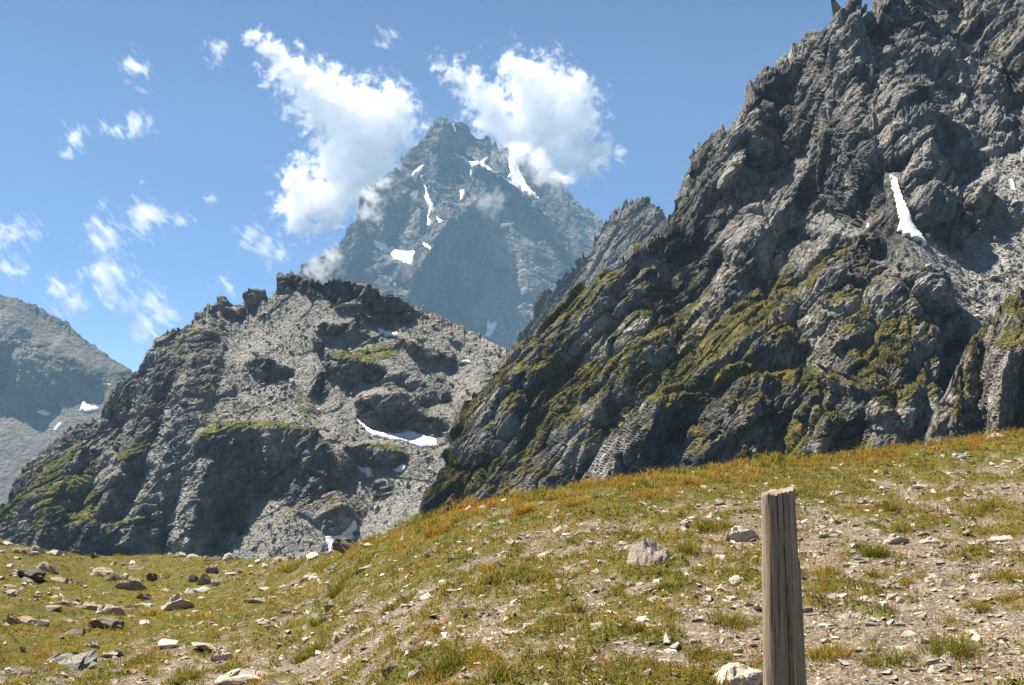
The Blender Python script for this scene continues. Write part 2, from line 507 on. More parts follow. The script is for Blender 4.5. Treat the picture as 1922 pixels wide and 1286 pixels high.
E_ribs = [
    RB([(1925, 280), (1900, 450), (1850, 580)], 110, 13, e=1.0),
    RB([(1990, -60), (1985, 150), (1985, 330), (1995, 430)], 330, 45, e=1.0),
    RB([(1470, 692), (1540, 706), (1600, 726), (1712, 750)], 40, 9, wr=42, wl=6), RB([(1240, 750), (1310, 735), (1380, 706), (1470, 700)], 40, 6, wr=36, wl=8),
    RB([(1596, 438), (1660, 446), (1720, 500), (1790, 588)], 30, 9, wr=32, wl=8),

    RB([(1555, 190), (1535, 265), (1490, 345), (1440, 425), (1395, 485), (1335, 560), (1245, 640), (1135, 740), (1010, 860)], 75, 15, wr=60),
    RB([(1590, 10), (1570, 100), (1552, 200)], 60, 15),
    RB([(1500, 90), (1440, 210), (1370, 330), (1300, 430), (1235, 505)], 45, 16),
    RB([(1420, 165), (1350, 290), (1290, 380)], 40, 14),
    RB([(1640, 40), (1648, 140), (1652, 230), (1668, 330), (1690, 420), (1725, 480)], 50, -8),
    RB([(1935, 225), (1850, 300), (1795, 350), (1785, 420), (1775, 480)], 38, -7),
    RB([(1770, -40), (1800, 60), (1862, 130), (1940, 200)], 52, -12),
    RB([(1735, 60), (1770, 110), (1840, 190), (1922, 260)], 34, 14),
    RB([(1720, 80), (1715, 200), (1745, 300), (1760, 420)], 60, 8),
    RB([(1880, 260), (1860, 330), (1820, 400)], 34, 10),
    RB([(1600, 435), (1545, 505), (1500, 560), (1395, 640), (1290, 730), (1180, 850), (1120, 930)], 70, 24),
    RB([(1540, 400), (1620, 432), (1690, 465), (1740, 520), (1790, 590), (1840, 645)], 30, 7, fade=False),
    RB([(1370, 470), (1330, 520), (1270, 590), (1190, 650), (1110, 720), (1030, 810), (960, 900)], 40, -16),
    RB([(1180, 500), (1120, 570), (1050, 640), (985, 720), (930, 800), (880, 900)], 50, 16),
    RB([(1000, 660), (960, 740), (900, 850), (860, 940)], 38, -13),
    RB([(1480, 600), (1440, 700), (1400, 800), (1380, 900)], 55, 15),
    RB([(1560, 560), (1600, 640), (1640, 720), (1650, 820)], 80, 16),
    RB([(1250, 740), (1220, 800), (1190, 880)], 30, 14), RB([(1300, 740), (1270, 820), (1240, 890)], 26, -12),
    RB([(1380, 740), (1345, 820), (1320, 890)], 30, 12), RB([(1480, 770), (1450, 850), (1440, 890)], 26, -10),
    RB([(1560, 770), (1540, 860)], 34, 12), RB([(1630, 790), (1600, 860)], 22, -9),
    RB([(1690, 770), (1680, 850)], 34, 12),
    RB([(1785, 640), (1778, 740), (1770, 840)], 26, -22),
    RB([(1075, 770), (1050, 850), (1010, 930)], 45, 12), RB([(1150, 770), (1130, 850), (1100, 910)], 25, -11),
]
E_areas = [
    AR([(980, 640), (1180, 500), (1260, 420), (1600, -50), (1990, -120), (1990, 420), (1600, 440), (1350, 500), (1150, 620), (1020, 700)], c=0.78),
    AR([(1545, 190), (1600, 250), (1650, 330), (1692, 440), (1600, 430), (1555, 400), (1470, 460), (1440, 440), (1500, 330)], c=0.2, rough=1.1),         # dark tower face
    AR([(1600, 380), (1672, 395), (1690, 440), (1655, 445), (1610, 420)], c=0.08),
    AR([(1560, -20), (1640, 30), (1650, 120), (1600, 180), (1560, 160), (1540, 90)], c=0.32),
    AR([(1655, -60), (1760, -60), (1790, 50), (1860, 120), (1930, 190), (1990, 260), (1990, -100)], c=0.5),
    AR([(1740, 70), (1790, 100), (1900, 210), (1922, 300), (1860, 300), (1760, 260), (1720, 180)], c=0.8, pale=0.35),
    AR([(1690, 220), (1850, 230), (1870, 290), (1790, 350), (1780, 430), (1715, 440), (1690, 330)], c=0.8, pale=0.3),
    AR([(1395, 200), (1440, 180), (1460, 280), (1380, 360), (1300, 440), (1270, 420), (1300, 330)], c=0.5, pale=0.1),
    AR([(1500, 280), (1540, 270), (1480, 380), (1430, 450), (1370, 480), (1400, 400)], c=0.85, pale=0.4),                                        # bright slabs
    AR([(1645, 130), (1665, 150), (1680, 220), (1672, 300), (1650, 300), (1640, 230), (1645, 180)], c=0.9, scree=0.35),
    AR([(1500, 400), (1560, 400), (1600, 425), (1610, 445), (1540, 440), (1500, 425)], c=1.2, scree=0.7),
    AR([(1700, 465), (1745, 455), (1790, 480), (1830, 445), (1870, 400), (1990, 320), (1990, 580), (1930, 560), (1870, 600), (1830, 615), (1795, 570), (1750, 520)], c=1.25, scree=1.0, f=5),
    AR([(1880, 310), (1930, 260), (1990, 250), (1990, 340), (1900, 380), (1868, 400)], c=1.1, scree=1.0),
    AR([(1845, 318), (1880, 300), (1890, 312), (1850, 345), (1810, 375), (1800, 440), (1790, 470), (1785, 420), (1795, 360)], c=1.1, scree=0.9),
    AR([(1795, 430), (1840, 420), (1845, 450), (1820, 478), (1800, 470)], c=0.5),                                                                  # knob in the scree
    AR([(1790, 360), (1850, 345), (1870, 380), (1850, 420), (1800, 425)], c=0.8),
    AR([(1590, 440), (1650, 445), (1720, 500), (1790, 590), (1770, 600), (1690, 520), (1600, 460)], c=0.15),
    AR([(1620, 560), (1700, 545), (1755, 580), (1765, 615), (1720, 610), (1650, 600), (1620, 590)], c=0.25, pale=0.1),
    AR([(1600, 540), (1680, 560), (1660, 600), (1580, 580)], pale=0.5, c=0.7),
    AR([(1350, 470), (1400, 455), (1425, 480), (1430, 530), (1395, 560), (1350, 550), (1330, 520)], c=0.12),
    AR([(1130, 690), (1150, 655), (1190, 650), (1195, 690), (1175, 735), (1140, 730)], c=0.12),
    AR([(1190, 480), (1220, 500), (1240, 540), (1190, 580), (1150, 560), (1130, 545), (1165, 505)], c=0.25),
    AR([(1190, 500), (1230, 480), (1290, 490), (1270, 530), (1230, 510)], c=1.1, scree=0.5, pale=0.4),
    AR([(1095, 600), (1190, 600), (1230, 560), (1200, 620), (1100, 690), (1060, 680)], c=0.9, pale=0.45),
    AR([(1080, 770), (1130, 755), (1150, 800), (1120, 860), (1060, 880), (1040, 870)], c=0.55, pale=0.55, rough=0.6),
    AR([(1060, 700), (1180, 680), (1130, 730), (1070, 790), (990, 850), (980, 800), (1020, 750)], c=1.15, grass=0.45),
    AR([(880, 720), (940, 680), (960, 700), (900, 780), (860, 830), (850, 800)], c=0.8, grass=0.3),
    AR([(820, 900), (860, 850), (940, 850), (950, 880), (870, 960), (815, 950)], c=0.9, grass=0.35),
    AR([(900, 760), (950, 735), (975, 745), (940, 790), (910, 800)], pale=0.7, c=0.8),
    AR([(935, 830), (965, 790), (985, 800), (955, 860), (930, 900)], pale=0.7, c=0.7),
    AR([(1240, 745), (1300, 720), (1370, 695), (1480, 690), (1480, 705), (1380, 712), (1310, 740), (1250, 765)], c=1.7, grass=0.7, f=4),
    AR([(1470, 690), (1540, 710), (1570, 735), (1640, 738), (1710, 750), (1700, 762), (1600, 750), (1520, 735), (1470, 712)], c=1.5, grass=0.6, f=4),
    AR([(1520, 690), (1560, 700), (1640, 725), (1700, 735), (1715, 748), (1600, 745), (1540, 720)], c=0.08, f=3),
    AR([(1590, 440), (1625, 435), (1560, 490), (1530, 540), (1500, 540), (1545, 480)], c=1.4, grass=0.5),
    AR([(1400, 560), (1480, 500), (1500, 520), (1430, 600), (1340, 680), (1290, 690), (1340, 620)], c=1.0, grass=0.3),
    AR([(1380, 640), (1470, 630), (1490, 690), (1400, 690)], c=0.4),
    AR([(1260, 790), (1320, 780), (1320, 830), (1270, 840)], c=1.3, grass=0.6), AR([(1380, 850), (1440, 850), (1430, 890), (1370, 890)], c=1.3, grass=0.6),
    AR([(1470, 790), (1530, 780), (1500, 850), (1470, 840)], c=1.2, grass=0.5),
    AR([(1180, 760), (1250, 780), (1230, 880), (1160, 880)], c=0.2), AR([(1340, 770), (1380, 770), (1370, 860), (1330, 860)], c=0.22),
    AR([(1580, 770), (1640, 770), (1620, 830), (1590, 820)], c=0.25), AR([(1520, 800), (1570, 790), (1560, 860), (1500, 870)], c=0.3),
    AR([(1640, 780), (1740, 770), (1730, 850), (1650, 850)], c=0.35, grass=0.1),
]
E_areas += [AR(q, rough=0.08, f=14) for q in ([(1655, 312), (1692, 318), (1708, 365), (1720, 395), (1735, 430), (1770, 475), (1740, 510), (1640, 490), (1668, 418), (1664, 390), (1655, 355)], [(1886, 332), (1906, 336), (1912, 360), (1898, 360)])]
def E_grass(U, V):
    lo = sstep(330, 620, V) * (1 - 0.25 * sstep(1500, 1900, U))
    return -0.5 + 0.95 * lo, 0.95
E = Relief('right_mountain', E_ridge, E_foot, 780, 1985, 2.35, 470, [(780, 430), (1000, 400), (1400, 330), (1700, 300), (1985, 290)], M_E, c0=0.9, areas=E_areas, ribs=E_ribs,
           jag=6.0, jagf=13, jagw=[(780, 0.35), (1180, 0.4), (1260, 0.95), (1540, 0.95), (1985, 0.9)], facets=(0.95, 1.2, 1.15, 1.0), amp=1.12, lam=60.0, aniso=(52, 3.2), slabs=1.0, grass=E_grass, seed=1, back=(90, 60), terr_dir=(0.35, 0.94), terr_len=22)
tag(E.o, 'steep grey rock mountain filling the right side, with grassy ledges low down and a grey scree bowl', kind='structure')

# nearer buttress at the right edge
F = Relief('rock_buttress', [(1735, 900), (1765, 800), (1790, 700), (1812, 655), (1840, 625), (1868, 600), (1895, 568), (1922, 545), (1990, 500)], [(1730, 925), (1990, 900)], 1740, 1988, 2.0, 190,
           [(1740, 255), (1990, 235)], M_F, c0=0.5, jag=3.5, jagf=11, amp=0.9, lam=26, aniso=(75, 2.6), slabs=0.8, seed=6, back=(40, 40),
           ribs=[RB([(1800, 660), (1800, 750), (1790, 830)], 26, 7), RB([(1850, 640), (1840, 740), (1830, 840)], 22, -8), RB([(1900, 640), (1880, 720), (1870, 830)], 24, 8), RB([(1922, 680), (1905, 830)], 16, -6)],
           areas=[AR([(1850, 700), (1900, 660), (1990, 650), (1990, 830), (1880, 830), (1850, 790)], c=0.16), AR([(1800, 640), (1990, 520), (1990, 640), (1880, 660), (1830, 690)], c=0.75, grass=0.2),
                  AR([(1790, 690), (1840, 690), (1850, 790), (1800, 830), (1780, 800)], c=0.6, grass=0.35)],
           grass=lambda U, V: (0.26 + 0 * U, 0.95), terr_len=18)
tag(F.o, 'nearer dark rocky buttress with grassy tops at the right edge', kind='structure')

# ================================================================== the middle mountain
D_ridge = [(-60, 1000), (-20, 965), (0, 945), (30, 905), (60, 868), (95, 838), (130, 805), (165, 785), (190, 765), (202, 740), (215, 722), (240, 706), (262, 690), (270, 672),
           (285, 650), (300, 630), (318, 617), (345, 608), (370, 592), (395, 577), (410, 582), (450, 585), (500, 560), (525, 545), (523, 525), (535, 516), (556, 515), (575, 522), (600, 528),
           (625, 522), (650, 524), (680, 533), (720, 548), (745, 552), (765, 566), (790, 580), (815, 586), (850, 602), (885, 620), (920, 640), (960, 658), (1000, 668), (1060, 680)]
D_foot = [(-60, 1075), (100, 1085), (400, 1085), (700, 1075), (1060, 1060)]
D_ribs = [
    RB([(362, 842), (385, 815), (430, 802), (500, 799), (570, 814), (610, 838), (624, 870)], 90, 13, wr=62, wl=10),
    RB([(660, 756), (695, 738), (760, 742), (810, 780), (848, 786)], 45, 10, wr=48, wl=8), RB([(588, 642), (615, 662), (660, 674), (728, 690)], 35, 9, wr=38, wl=7),
    RB([(460, 680), (500, 676), (552, 688)], 30, 8, wr=34, wl=6), RB([(523, 528), (560, 514), (640, 522), (720, 546), (792, 582)], 50, 10, wr=48, wl=5),
    RB([(648, 842), (700, 836), (768, 852)], 28, 7, wr=34, wl=6), RB([(590, 612), (620, 604), (672, 612)], 24, 6, wr=26, wl=5), RB([(736, 632), (800, 652), (880, 670)], 22, 5, wr=22, wl=6),

    RB([(300, 625), (285, 740), (240, 860), (180, 960), (140, 1050)], 55, 26), RB([(215, 722), (160, 840), (100, 940), (60, 1050)], 50, 22),
    RB([(262, 690), (235, 800), (180, 900), (130, 1000)], 28, -16), RB([(130, 805), (90, 880), (30, 960)], 40, 16),
    RB([(370, 640), (345, 740), (330, 830), (270, 940), (230, 1050)], 45, 20), RB([(330, 700), (300, 820), (250, 920), (215, 1000)], 22, -14),
    RB([(400, 850), (370, 930), (350, 1050)], 40, 18), RB([(340, 900), (310, 1050)], 22, -12),
    RB([(430, 950), (400, 1050)], 26, -10), RB([(600, 870), (560, 960), (500, 1050)], 40, 8),
    RB([(640, 870), (690, 960), (650, 1050)], 55, -16), RB([(470, 590), (560, 700), (640, 850)], 60, -10),
    RB([(560, 520), (620, 600), (640, 660)], 60, 8), RB([(590, 640), (610, 700), (600, 800)], 26, -9),
    RB([(740, 600), (860, 680)], 40, 8), RB([(870, 640), (830, 720), (830, 850)], 60, -12),
    RB([(475, 820), (470, 880), (465, 920)], 12, -5), RB([(530, 815), (535, 900)], 10, -5), RB([(440, 820), (430, 890)], 12, 5), RB([(575, 830), (580, 910)], 12, 4), RB([(505, 815), (500, 900)], 14, 6),
]
CL = 0.10
D_areas = [
    AR([(315, 615), (480, 555), (560, 520), (640, 520), (800, 580), (1060, 680), (1060, 760), (870, 760), (830, 900), (760, 1060), (640, 1060), (640, 900), (600, 820), (440, 795), (385, 800), (350, 740), (390, 690), (360, 640)], c=1.15, scree=0.75, f=9),
    AR([(330, 640), (400, 610), (420, 700), (390, 780), (350, 760)], scree=0.3, c=0.9, grass=0.1),
    AR([(420, 640), (500, 600), (560, 600), (600, 700), (560, 790), (440, 780), (450, 700)], c=1.25, scree=1.0),
    AR([(660, 530), (780, 560), (950, 650), (900, 690), (800, 640), (700, 620)], c=1.0, scree=0.8, pale=0.1),
    AR([(640, 860), (700, 900), (760, 900), (820, 850), (820, 960), (760, 1050), (650, 1060), (700, 980), (660, 920)], c=1.15, scree=1.0),
    # grass
    AR([(365, 700), (430, 700), (440, 740), (500, 770), (420, 790), (370, 790)], grass=0.22, scree=0.5),
    AR([(470, 730), (560, 740), (620, 810), (500, 795), (440, 780)], grass=0.12),
    AR([(620, 660), (690, 655), (715, 690), (640, 680)], c=1.7, grass=0.5, scree=0.2, f=3),
    AR([(700, 630), (750, 650), (740, 680), (690, 660)], grass=0.35, scree=0.4),
    AR([(740, 980), (800, 960), (820, 980), (760, 1030)], grass=0.3),
    AR([(-20, 975), (20, 935), (90, 880), (150, 820), (160, 835), (110, 900), (40, 960), (-20, 1010)], c=1.2, grass=0.55, f=4),
    AR([(120, 900), (200, 850), (205, 870), (150, 930), (60, 1000), (60, 970)], c=1.0, grass=0.4, f=4),
    AR([(222, 866), (270, 826), (280, 838), (245, 875)], c=1.5, grass=0.75, f=3),
    AR([(130, 960), (190, 915), (185, 950), (140, 1000)], c=1.1, grass=0.35),
    # cliffs
    AR([(523, 550), (523, 525), (550, 510), (600, 515), (640, 515), (700, 535), (760, 565), (792, 586), (765, 605), (725, 612), (690, 602), (640, 590), (610, 560), (560, 548)], c=CL, scree=0, f=3),
    AR([(640, 570), (690, 590), (690, 618), (650, 605)], c=0.25, scree=0, f=3),
    AR([(592, 620), (612, 606), (635, 612), (640, 632), (600, 636)], c=CL, scree=0, f=3), AR([(640, 608), (668, 612), (670, 632), (640, 630)], c=0.2, scree=0, f=3), AR([(676, 624), (694, 622), (697, 634), (680, 636)], c=CL, scree=0, f=2),
    AR([(462, 683), (478, 676), (510, 680), (548, 688), (552, 716), (528, 724), (500, 716), (470, 700)], c=CL, scree=0, f=3),
    AR([(586, 640), (606, 645), (620, 668), (660, 678), (710, 688), (730, 705), (715, 722), (670, 716), (625, 702), (605, 672)], c=CL, scree=0, f=3),
    AR([(575, 740), (600, 700), (618, 700), (620, 740), (600, 752)], c=0.15, scree=0, f=3), AR([(636, 705), (665, 702), (672, 728), (650, 744), (638, 728)], c=0.15, scree=0, f=3),
    AR([(668, 758), (690, 740), (740, 738), (775, 752), (800, 780), (840, 786), (846, 800), (780, 812), (745, 800), (710, 808), (672, 784)], c=CL, scree=0, f=3),
    AR([(650, 842), (690, 838), (740, 842), (770, 852), (766, 868), (740, 880), (690, 880), (665, 862)], c=CL, scree=0, f=3),
    AR([(670, 838), (740, 834), (765, 846), (700, 848)], c=1.6, grass=0.45, f=2),
    AR([(738, 632), (770, 640), (800, 665), (790, 672), (750, 655)], c=0.15, scree=0, f=3), AR([(785, 660), (850, 668), (880, 680), (850, 690), (800, 680)], c=0.3, scree=0.1, f=3),
    AR([(815, 700), (840, 715), (850, 760), (835, 765)], c=0.2, scree=0, f=3), AR([(700, 705), (780, 700), (820, 740), (800, 770), (730, 735)], c=0.55, scree=0.1, grass=0.15, f=4),
    AR([(700, 905), (740, 905), (735, 930), (700, 940)], c=0.3, scree=0, f=3),
    AR([(560, 950), (640, 940), (670, 980), (640, 1020), (590, 1000)], c=0.45, scree=0, grass=0.12, f=4),
    # left ridge cliffs
    AR([(300, 615), (350, 612), (350, 680), (310, 730), (270, 760), (262, 700)], c=0.3, scree=0), AR([(205, 735), (262, 690), (270, 790), (200, 800)], c=0.3),
    AR([(-60, 980), (60, 950), (130, 980), (250, 930), (330, 900), (330, 1060), (-60, 1080)], c=0.62),
    AR([(180, 960), (260, 900), (300, 940), (260, 1040), (150, 1050)], c=0.55),
    # domed cliff
    AR([(330, 870), (362, 832), (400, 806), (455, 800), (520, 803), (580, 820), (614, 845), (624, 880), (606, 925), (560, 942), (500, 925), (455, 920), (430, 960), (410, 1060), (300, 1060), (305, 930)], c=0.22, scree=0, f=4, rough=0.7),
    AR([(368, 826), (400, 800), (440, 792), (500, 792), (560, 802), (600, 822), (612, 838), (570, 818), (520, 806), (455, 802), (405, 812), (378, 830)], c=1.9, grass=0.9, scree=0, f=2),
    AR([(465, 950), (510, 932), (545, 955), (600, 985), (610, 1060), (430, 1060), (430, 980)], c=1.15, scree=0.85, grass=0.1, f=5),
    AR([(430, 950), (470, 945), (460, 1000), (425, 1010)], grass=0.35, scree=0.1),
]
D = Relief('middle_mountain', D_ridge, D_foot, -60, 1060, 2.25, 290, [(-60, 620), (300, 600), (640, 540), (1060, 520)], M_D, c0=0.6, areas=D_areas, ribs=D_ribs,
           jag=3.0, jagf=10, amp=0.85, lam=60.0, aniso=(28, 2.2), slabs=0.6, grass=lambda U, V: (0.05 + 0.15 * sstep(500, 200, U) + 0.1 * sstep(760, 950, V), 0.7), seed=2, back=(120, 70), scree_amp=0.12, terr_dir=(0.3, 0.95), terr_len=20)
tag(D.o, 'rounded rocky mountain in the middle, with grey rubble slopes and a domed dark cliff under a grassy cap', kind='structure')

# ================================================================== the ridge behind the right mountain
C = Relief('back_ridge', [(940, 690), (965, 655), (975, 632), (990, 605), (1003, 590), (1008, 562), (1015, 545), (1035, 542), (1048, 522), (1062, 508), (1080, 498), (1092, 480), (1108, 466),
           (1120, 440), (1132, 420), (1150, 403), (1168, 392), (1182, 380), (1200, 378), (1218, 379), (1232, 392), (1250, 402), (1290, 430)], [(940, 705), (1000, 690), (1180, 560), (1290, 500)], 945, 1290, 2.0, 170,
           [(940, 1700), (1290, 1500)], M_C, c0=0.5, jag=3.5, jagf=9, amp=0.85, lam=110, aniso=(48, 3.0), slabs=1.0, seed=3, back=(150, 100), terr_len=16,
           areas=[AR([(990, 600), (1050, 520), (1110, 465), (1130, 430), (1120, 500), (1040, 600), (985, 650)], c=0.2), AR([(1130, 420), (1200, 380), (1240, 400), (1180, 480), (1080, 580), (1060, 560)], c=0.6, pale=0.25)],
           ribs=[RB([(1200, 378), (1150, 470), (1090, 560), (1020, 640)], 30, 40), RB([(1150, 403), (1110, 500), (1040, 590)], 22, -30)])
tag(C.o, 'jagged grey ridge rising behind the right mountain', kind='structure')

# ================================================================== the high peak
def bz(pts): return [(540 + x / 2.669, 180 + y / 2.669) for x, y in pts]
B_ridge = [(520, 535), (545, 518)] + bz([(45, 890), (100, 825), (125, 838), (165, 812), (210, 770), (262, 752), (280, 705), (318, 640), (352, 602), (362, 520), (395, 480), (470, 420), (505, 370), (530, 375), (560, 340), (595, 292), (625, 262), (690, 190), (720, 150), (742, 118),
      (770, 108), (800, 112), (828, 130), (845, 122), (866, 114), (895, 130), (925, 165), (955, 205), (985, 205), (1010, 222), (1040, 250), (1050, 280), (1062, 256), (1085, 250), (1105, 280), (1125, 310), (1150, 350), (1200, 420), (1262, 520), (1320, 610), (1390, 700), (1460, 815), (1500, 900), (1600, 1000)])
B_foot = [(520, 700), (1150, 700)]
B_ribs = [
    RB(bz([(790, 110), (760, 220), (740, 330), (750, 450), (790, 540), (850, 570)]), 28, 60), 
    RB(bz([(850, 560), (770, 680), (700, 800), (640, 900), (600, 1000), (580, 1100)]), 55, 210, wl=40), RB(bz([(850, 560), (930, 620), (990, 740), (1000, 880)]), 45, 90),
    RB(bz([(870, 560), (1010, 470), (1080, 400)]), 26, 60),
    RB(bz([(960, 340), (1060, 400), (1200, 500), (1300, 600), (1380, 700), (1460, 820), (1500, 900)]), 34, 150, wr=14, fade=False),
    RB(bz([(660, 400), (700, 480), (725, 560), (705, 660), (690, 740)]), 16, -70), RB(bz([(640, 430), (600, 540), (560, 640), (545, 700)]), 14, -55),
    RB(bz([(560, 340), (600, 400), (640, 420)]), 16, 50), RB(bz([(600, 450), (660, 560), (660, 660), (640, 740)]), 22, 60),
    RB(bz([(470, 420), (500, 540), (480, 660), (430, 740)]), 26, 70), RB(bz([(360, 600), (350, 720), (300, 860), (280, 950)]), 30, 80),
    RB(bz([(1100, 600), (1150, 760), (1200, 900), (1200, 1050)]), 40, 60), RB(bz([(1000, 900), (900, 1050), (860, 1150)]), 36, 60), RB(bz([(1080, 850), (1050, 1000)]), 26, -50),
    RB(bz([(420, 850), (500, 1000)]), 26, 60), RB(bz([(520, 860), (560, 1000)]), 22, -60),
]
B_areas = [
    AR(bz([(600, 450), (690, 520), (690, 680), (600, 720), (540, 740), (560, 620)]), c=0.15, f=4), AR(bz([(720, 380), (880, 380), (900, 520), (820, 560), (750, 540), (700, 440)]), c=0.35),
    AR(bz([(700, 160), (930, 160), (1040, 260), (1000, 310), (850, 260), (760, 230)]), c=0.3),
    AR(bz([(760, 700), (850, 590), (1000, 640), (1000, 1000), (700, 1100), (560, 1100), (620, 900)]), c=0.28, rough=0.6),
    AR(bz([(1000, 560), (1250, 560), (1430, 800), (1300, 1000), (1000, 1100), (1000, 700)]), c=0.45, rough=0.6, pale=0.05),
    AR(bz([(1240, 560), (1330, 640), (1460, 810), (1430, 830), (1300, 680)]), pale=0.7, c=0.8, f=3),
    AR(bz([(430, 700), (520, 720), (640, 760), (660, 860), (540, 860), (430, 780)]), c=1.1), AR(bz([(440, 690), (560, 700), (650, 740), (640, 770), (540, 755), (460, 720)]), c=0.1, f=3),
    AR(bz([(820, 270), (1010, 300), (1060, 400), (930, 410), (870, 320)]), c=0.9),
    AR(bz([(980, 1000), (1150, 950), (1200, 1050), (1050, 1150), (900, 1100)]), pale=0.3, c=0.9),
    AR(bz([(200, 850), (420, 860), (520, 1000), (200, 1000)]), c=0.5),
]
B_areas += [AR(bz(q), rough=0.25, f=3) for q in ([(424, 720), (480, 728), (560, 770), (645, 778), (632, 856), (533, 832), (464, 788)], [(658, 388), (684, 400), (706, 480), (742, 555), (724, 635), (702, 668), (690, 600), (702, 560), (680, 515), (664, 435)],
    [(620, 385), (672, 338), (690, 352), (637, 443)], [(812, 268), (918, 322), (1010, 298), (1050, 394), (945, 368), (924, 418), (900, 392), (908, 350)], [(1104, 300), (1170, 385), (1268, 525), (1180, 490), (1088, 415)])]
B = Relief('high_peak', B_ridge, B_foot, 524, 1120, 2.0, 250, [(520, 3150), (1120, 3150)], M_B, c0=0.5, far=1.42, areas=B_areas, ribs=B_ribs, jag=2.6, jagf=9, amp=0.75, lam=230, aniso=(-35, 2.2), slabs=0.6, seed=4,
           back=(300, 400), terr_len=15, terr_dir=(-0.3, 0.95), grass=lambda U, V: (-0.5 + 0.4 * sstep(560, 700, V), 0.4))
tag(B.o, 'tall pyramid-shaped rocky peak with snow gullies in the centre distance', kind='structure')
B2 = Relief('peak_shoulder', bz([(1050, 300), (1110, 290), (1135, 275), (1200, 290), (1260, 330), (1330, 390), (1400, 468), (1440, 505), (1480, 545), (1530, 590), (1575, 632), (1640, 720), (1700, 800)]), [(930, 600), (1180, 600)], 935, 1178, 1.8, 190,
            [(930, 3600), (1180, 3500)], M_B, c0=0.6, far=1.42, jag=2.2, jagf=9, amp=0.7, lam=200, aniso=(-45, 2.2), seed=5, back=(300, 400), terr_len=14, terr_dir=(-0.4, 0.9),
            ribs=[RB(bz([(1300, 370), (1400, 560), (1480, 760)]), 22, 50), RB(bz([(1250, 480), (1380, 640), (1460, 760)]), 16, -40)])
tag(B2.o, 'right shoulder of the high peak under the cloud', kind='structure')

# ================================================================== the far mountain at the left
A = Relief('far_mountain', [(-90, 560), (-30, 556), (0, 554), (30, 560), (70, 574), (110, 598), (150, 630), (190, 658), (215, 676), (245, 695), (300, 740), (360, 800)], [(-90, 1010), (360, 1010)], -90, 350, 2.8, 170,
           [(-90, 2300), (360, 2500)], M_A, c0=1.0, far=1.15, jag=0.8, jagf=12, amp=0.5, lam=170, seed=8, back=(500, 300), terr_len=18, terr_dir=(-0.4, 0.9), cterr=0.45,
           areas=[AR([(-90, 640), (0, 620), (10, 660), (60, 680), (90, 720), (120, 790), (60, 775), (-90, 755)], c=0.15), AR([(90, 700), (140, 690), (200, 720), (150, 760), (110, 770)], c=0.35),
                  AR([(-90, 550), (0, 550), (240, 695), (200, 700), (60, 640), (-90, 600)], c=1.1, scree=0.6, rough=0.4), AR([(10, 600), (60, 625), (70, 640), (10, 625)], c=0.3, f=4),
                  AR([(-90, 770), (60, 790), (200, 730), (300, 760), (200, 850), (-90, 1000)], c=1.3, scree=0.4, grass=0.05, rough=0.4),
                  AR([(-90, 860), (60, 860), (80, 900), (-90, 960)], grass=0.35), AR([(150, 690), (220, 700), (190, 740)], grass=0.3), AR([(120, 760), (220, 720), (240, 740), (140, 790), (110, 830)], scree=0.5, c=1.2)],
           ribs=[RB([(0, 620), (40, 700), (60, 780)], 30, 60), RB([(20, 640), (10, 740)], 20, -60), RB([(100, 640), (180, 720)], 40, 50)],
           grass=lambda U, V: (-0.25 + 0 * U, 0.7))
tag(A.o, 'hazy rounded mountain at the far left with a dark cliff band and valley slopes', kind='structure')

# ------------------------------------------------------------------ snow patches
g1 = 'snow patches on the high peak'
B.snow(bz([(428, 725), (480, 735), (515, 765), (522, 745), (560, 778), (600, 785), (642, 783), (640, 805), (628, 850), (580, 838), (533, 826), (515, 795), (470, 782), (438, 750)]), 7, 'largest white snowfield, hanging on the left face of the high peak', group=g1)
B.snow(bz([(663, 393), (678, 400), (688, 440), (702, 480), (722, 530), (736, 555), (722, 590), (712, 610), (720, 635), (704, 662), (697, 640), (700, 600), (710, 560), (685, 515), (690, 480), (670, 435)]), 6, 'long winding snow gully down the middle of the high peak', group=g1)
B.snow(bz([(625, 385), (645, 365), (672, 344), (682, 352), (668, 385), (650, 410), (637, 437), (626, 420)]), 6, 'short wedge of snow above the winding gully on the high peak', group=g1)
B.snow(bz([(818, 275), (870, 298), (918, 330), (945, 325), (960, 335), (1006, 303), (1000, 325), (988, 345), (1015, 370), (1045, 388), (1030, 392), (990, 368), (945, 362), (935, 385), (924, 410), (908, 392), (915, 350), (870, 312)]), 7, 'branching snow patch just below the summit block of the high peak', group=g1)
B.snow(bz([(1108, 310), (1135, 335), (1165, 390), (1210, 460), (1262, 520), (1255, 525), (1180, 480), (1120, 432), (1095, 412), (1118, 385), (1105, 350)]), 8, 'smooth triangular snow slope on the right shoulder of the high peak', group=g1)
B.snow(bz([(860, 473), (885, 488), (890, 505), (866, 545)]), 6, 'small snow patch in the middle of the high peak beside the wisp of mist', group=g1)
B.snow(bz([(690, 750), (712, 750), (722, 772), (710, 784), (698, 768)]), 5, 'small snow patch right of the largest snowfield on the high peak', group=g1)
B.snow(bz([(1000, 1125), (1015, 1145), (1052, 1142), (1035, 1175), (1010, 1203), (985, 1203), (1000, 1160)]), 6, 'forked snow patch at the foot of the high peak', group=g1)
B.snow(bz([(768, 107), (812, 118), (808, 132), (782, 122)]), 5, 'tiny snow cap on the summit of the high peak', group=g1)
B.snow(bz([(822, 135), (832, 140), (848, 178), (838, 176)]), 5, 'thin snow streak just below the summit notch', group=g1)
B.snow(bz([(1020, 385), (1060, 395), (1110, 425), (1170, 455), (1165, 465), (1100, 432), (1040, 400)]), 4, 'narrow snow strip linking the branching patch and the triangular snow slope', group=g1)
B.snow(bz([(745, 600), (775, 625), (760, 645), (748, 625)]), 5, 'speck of snow low beside the winding gully', group=g1)
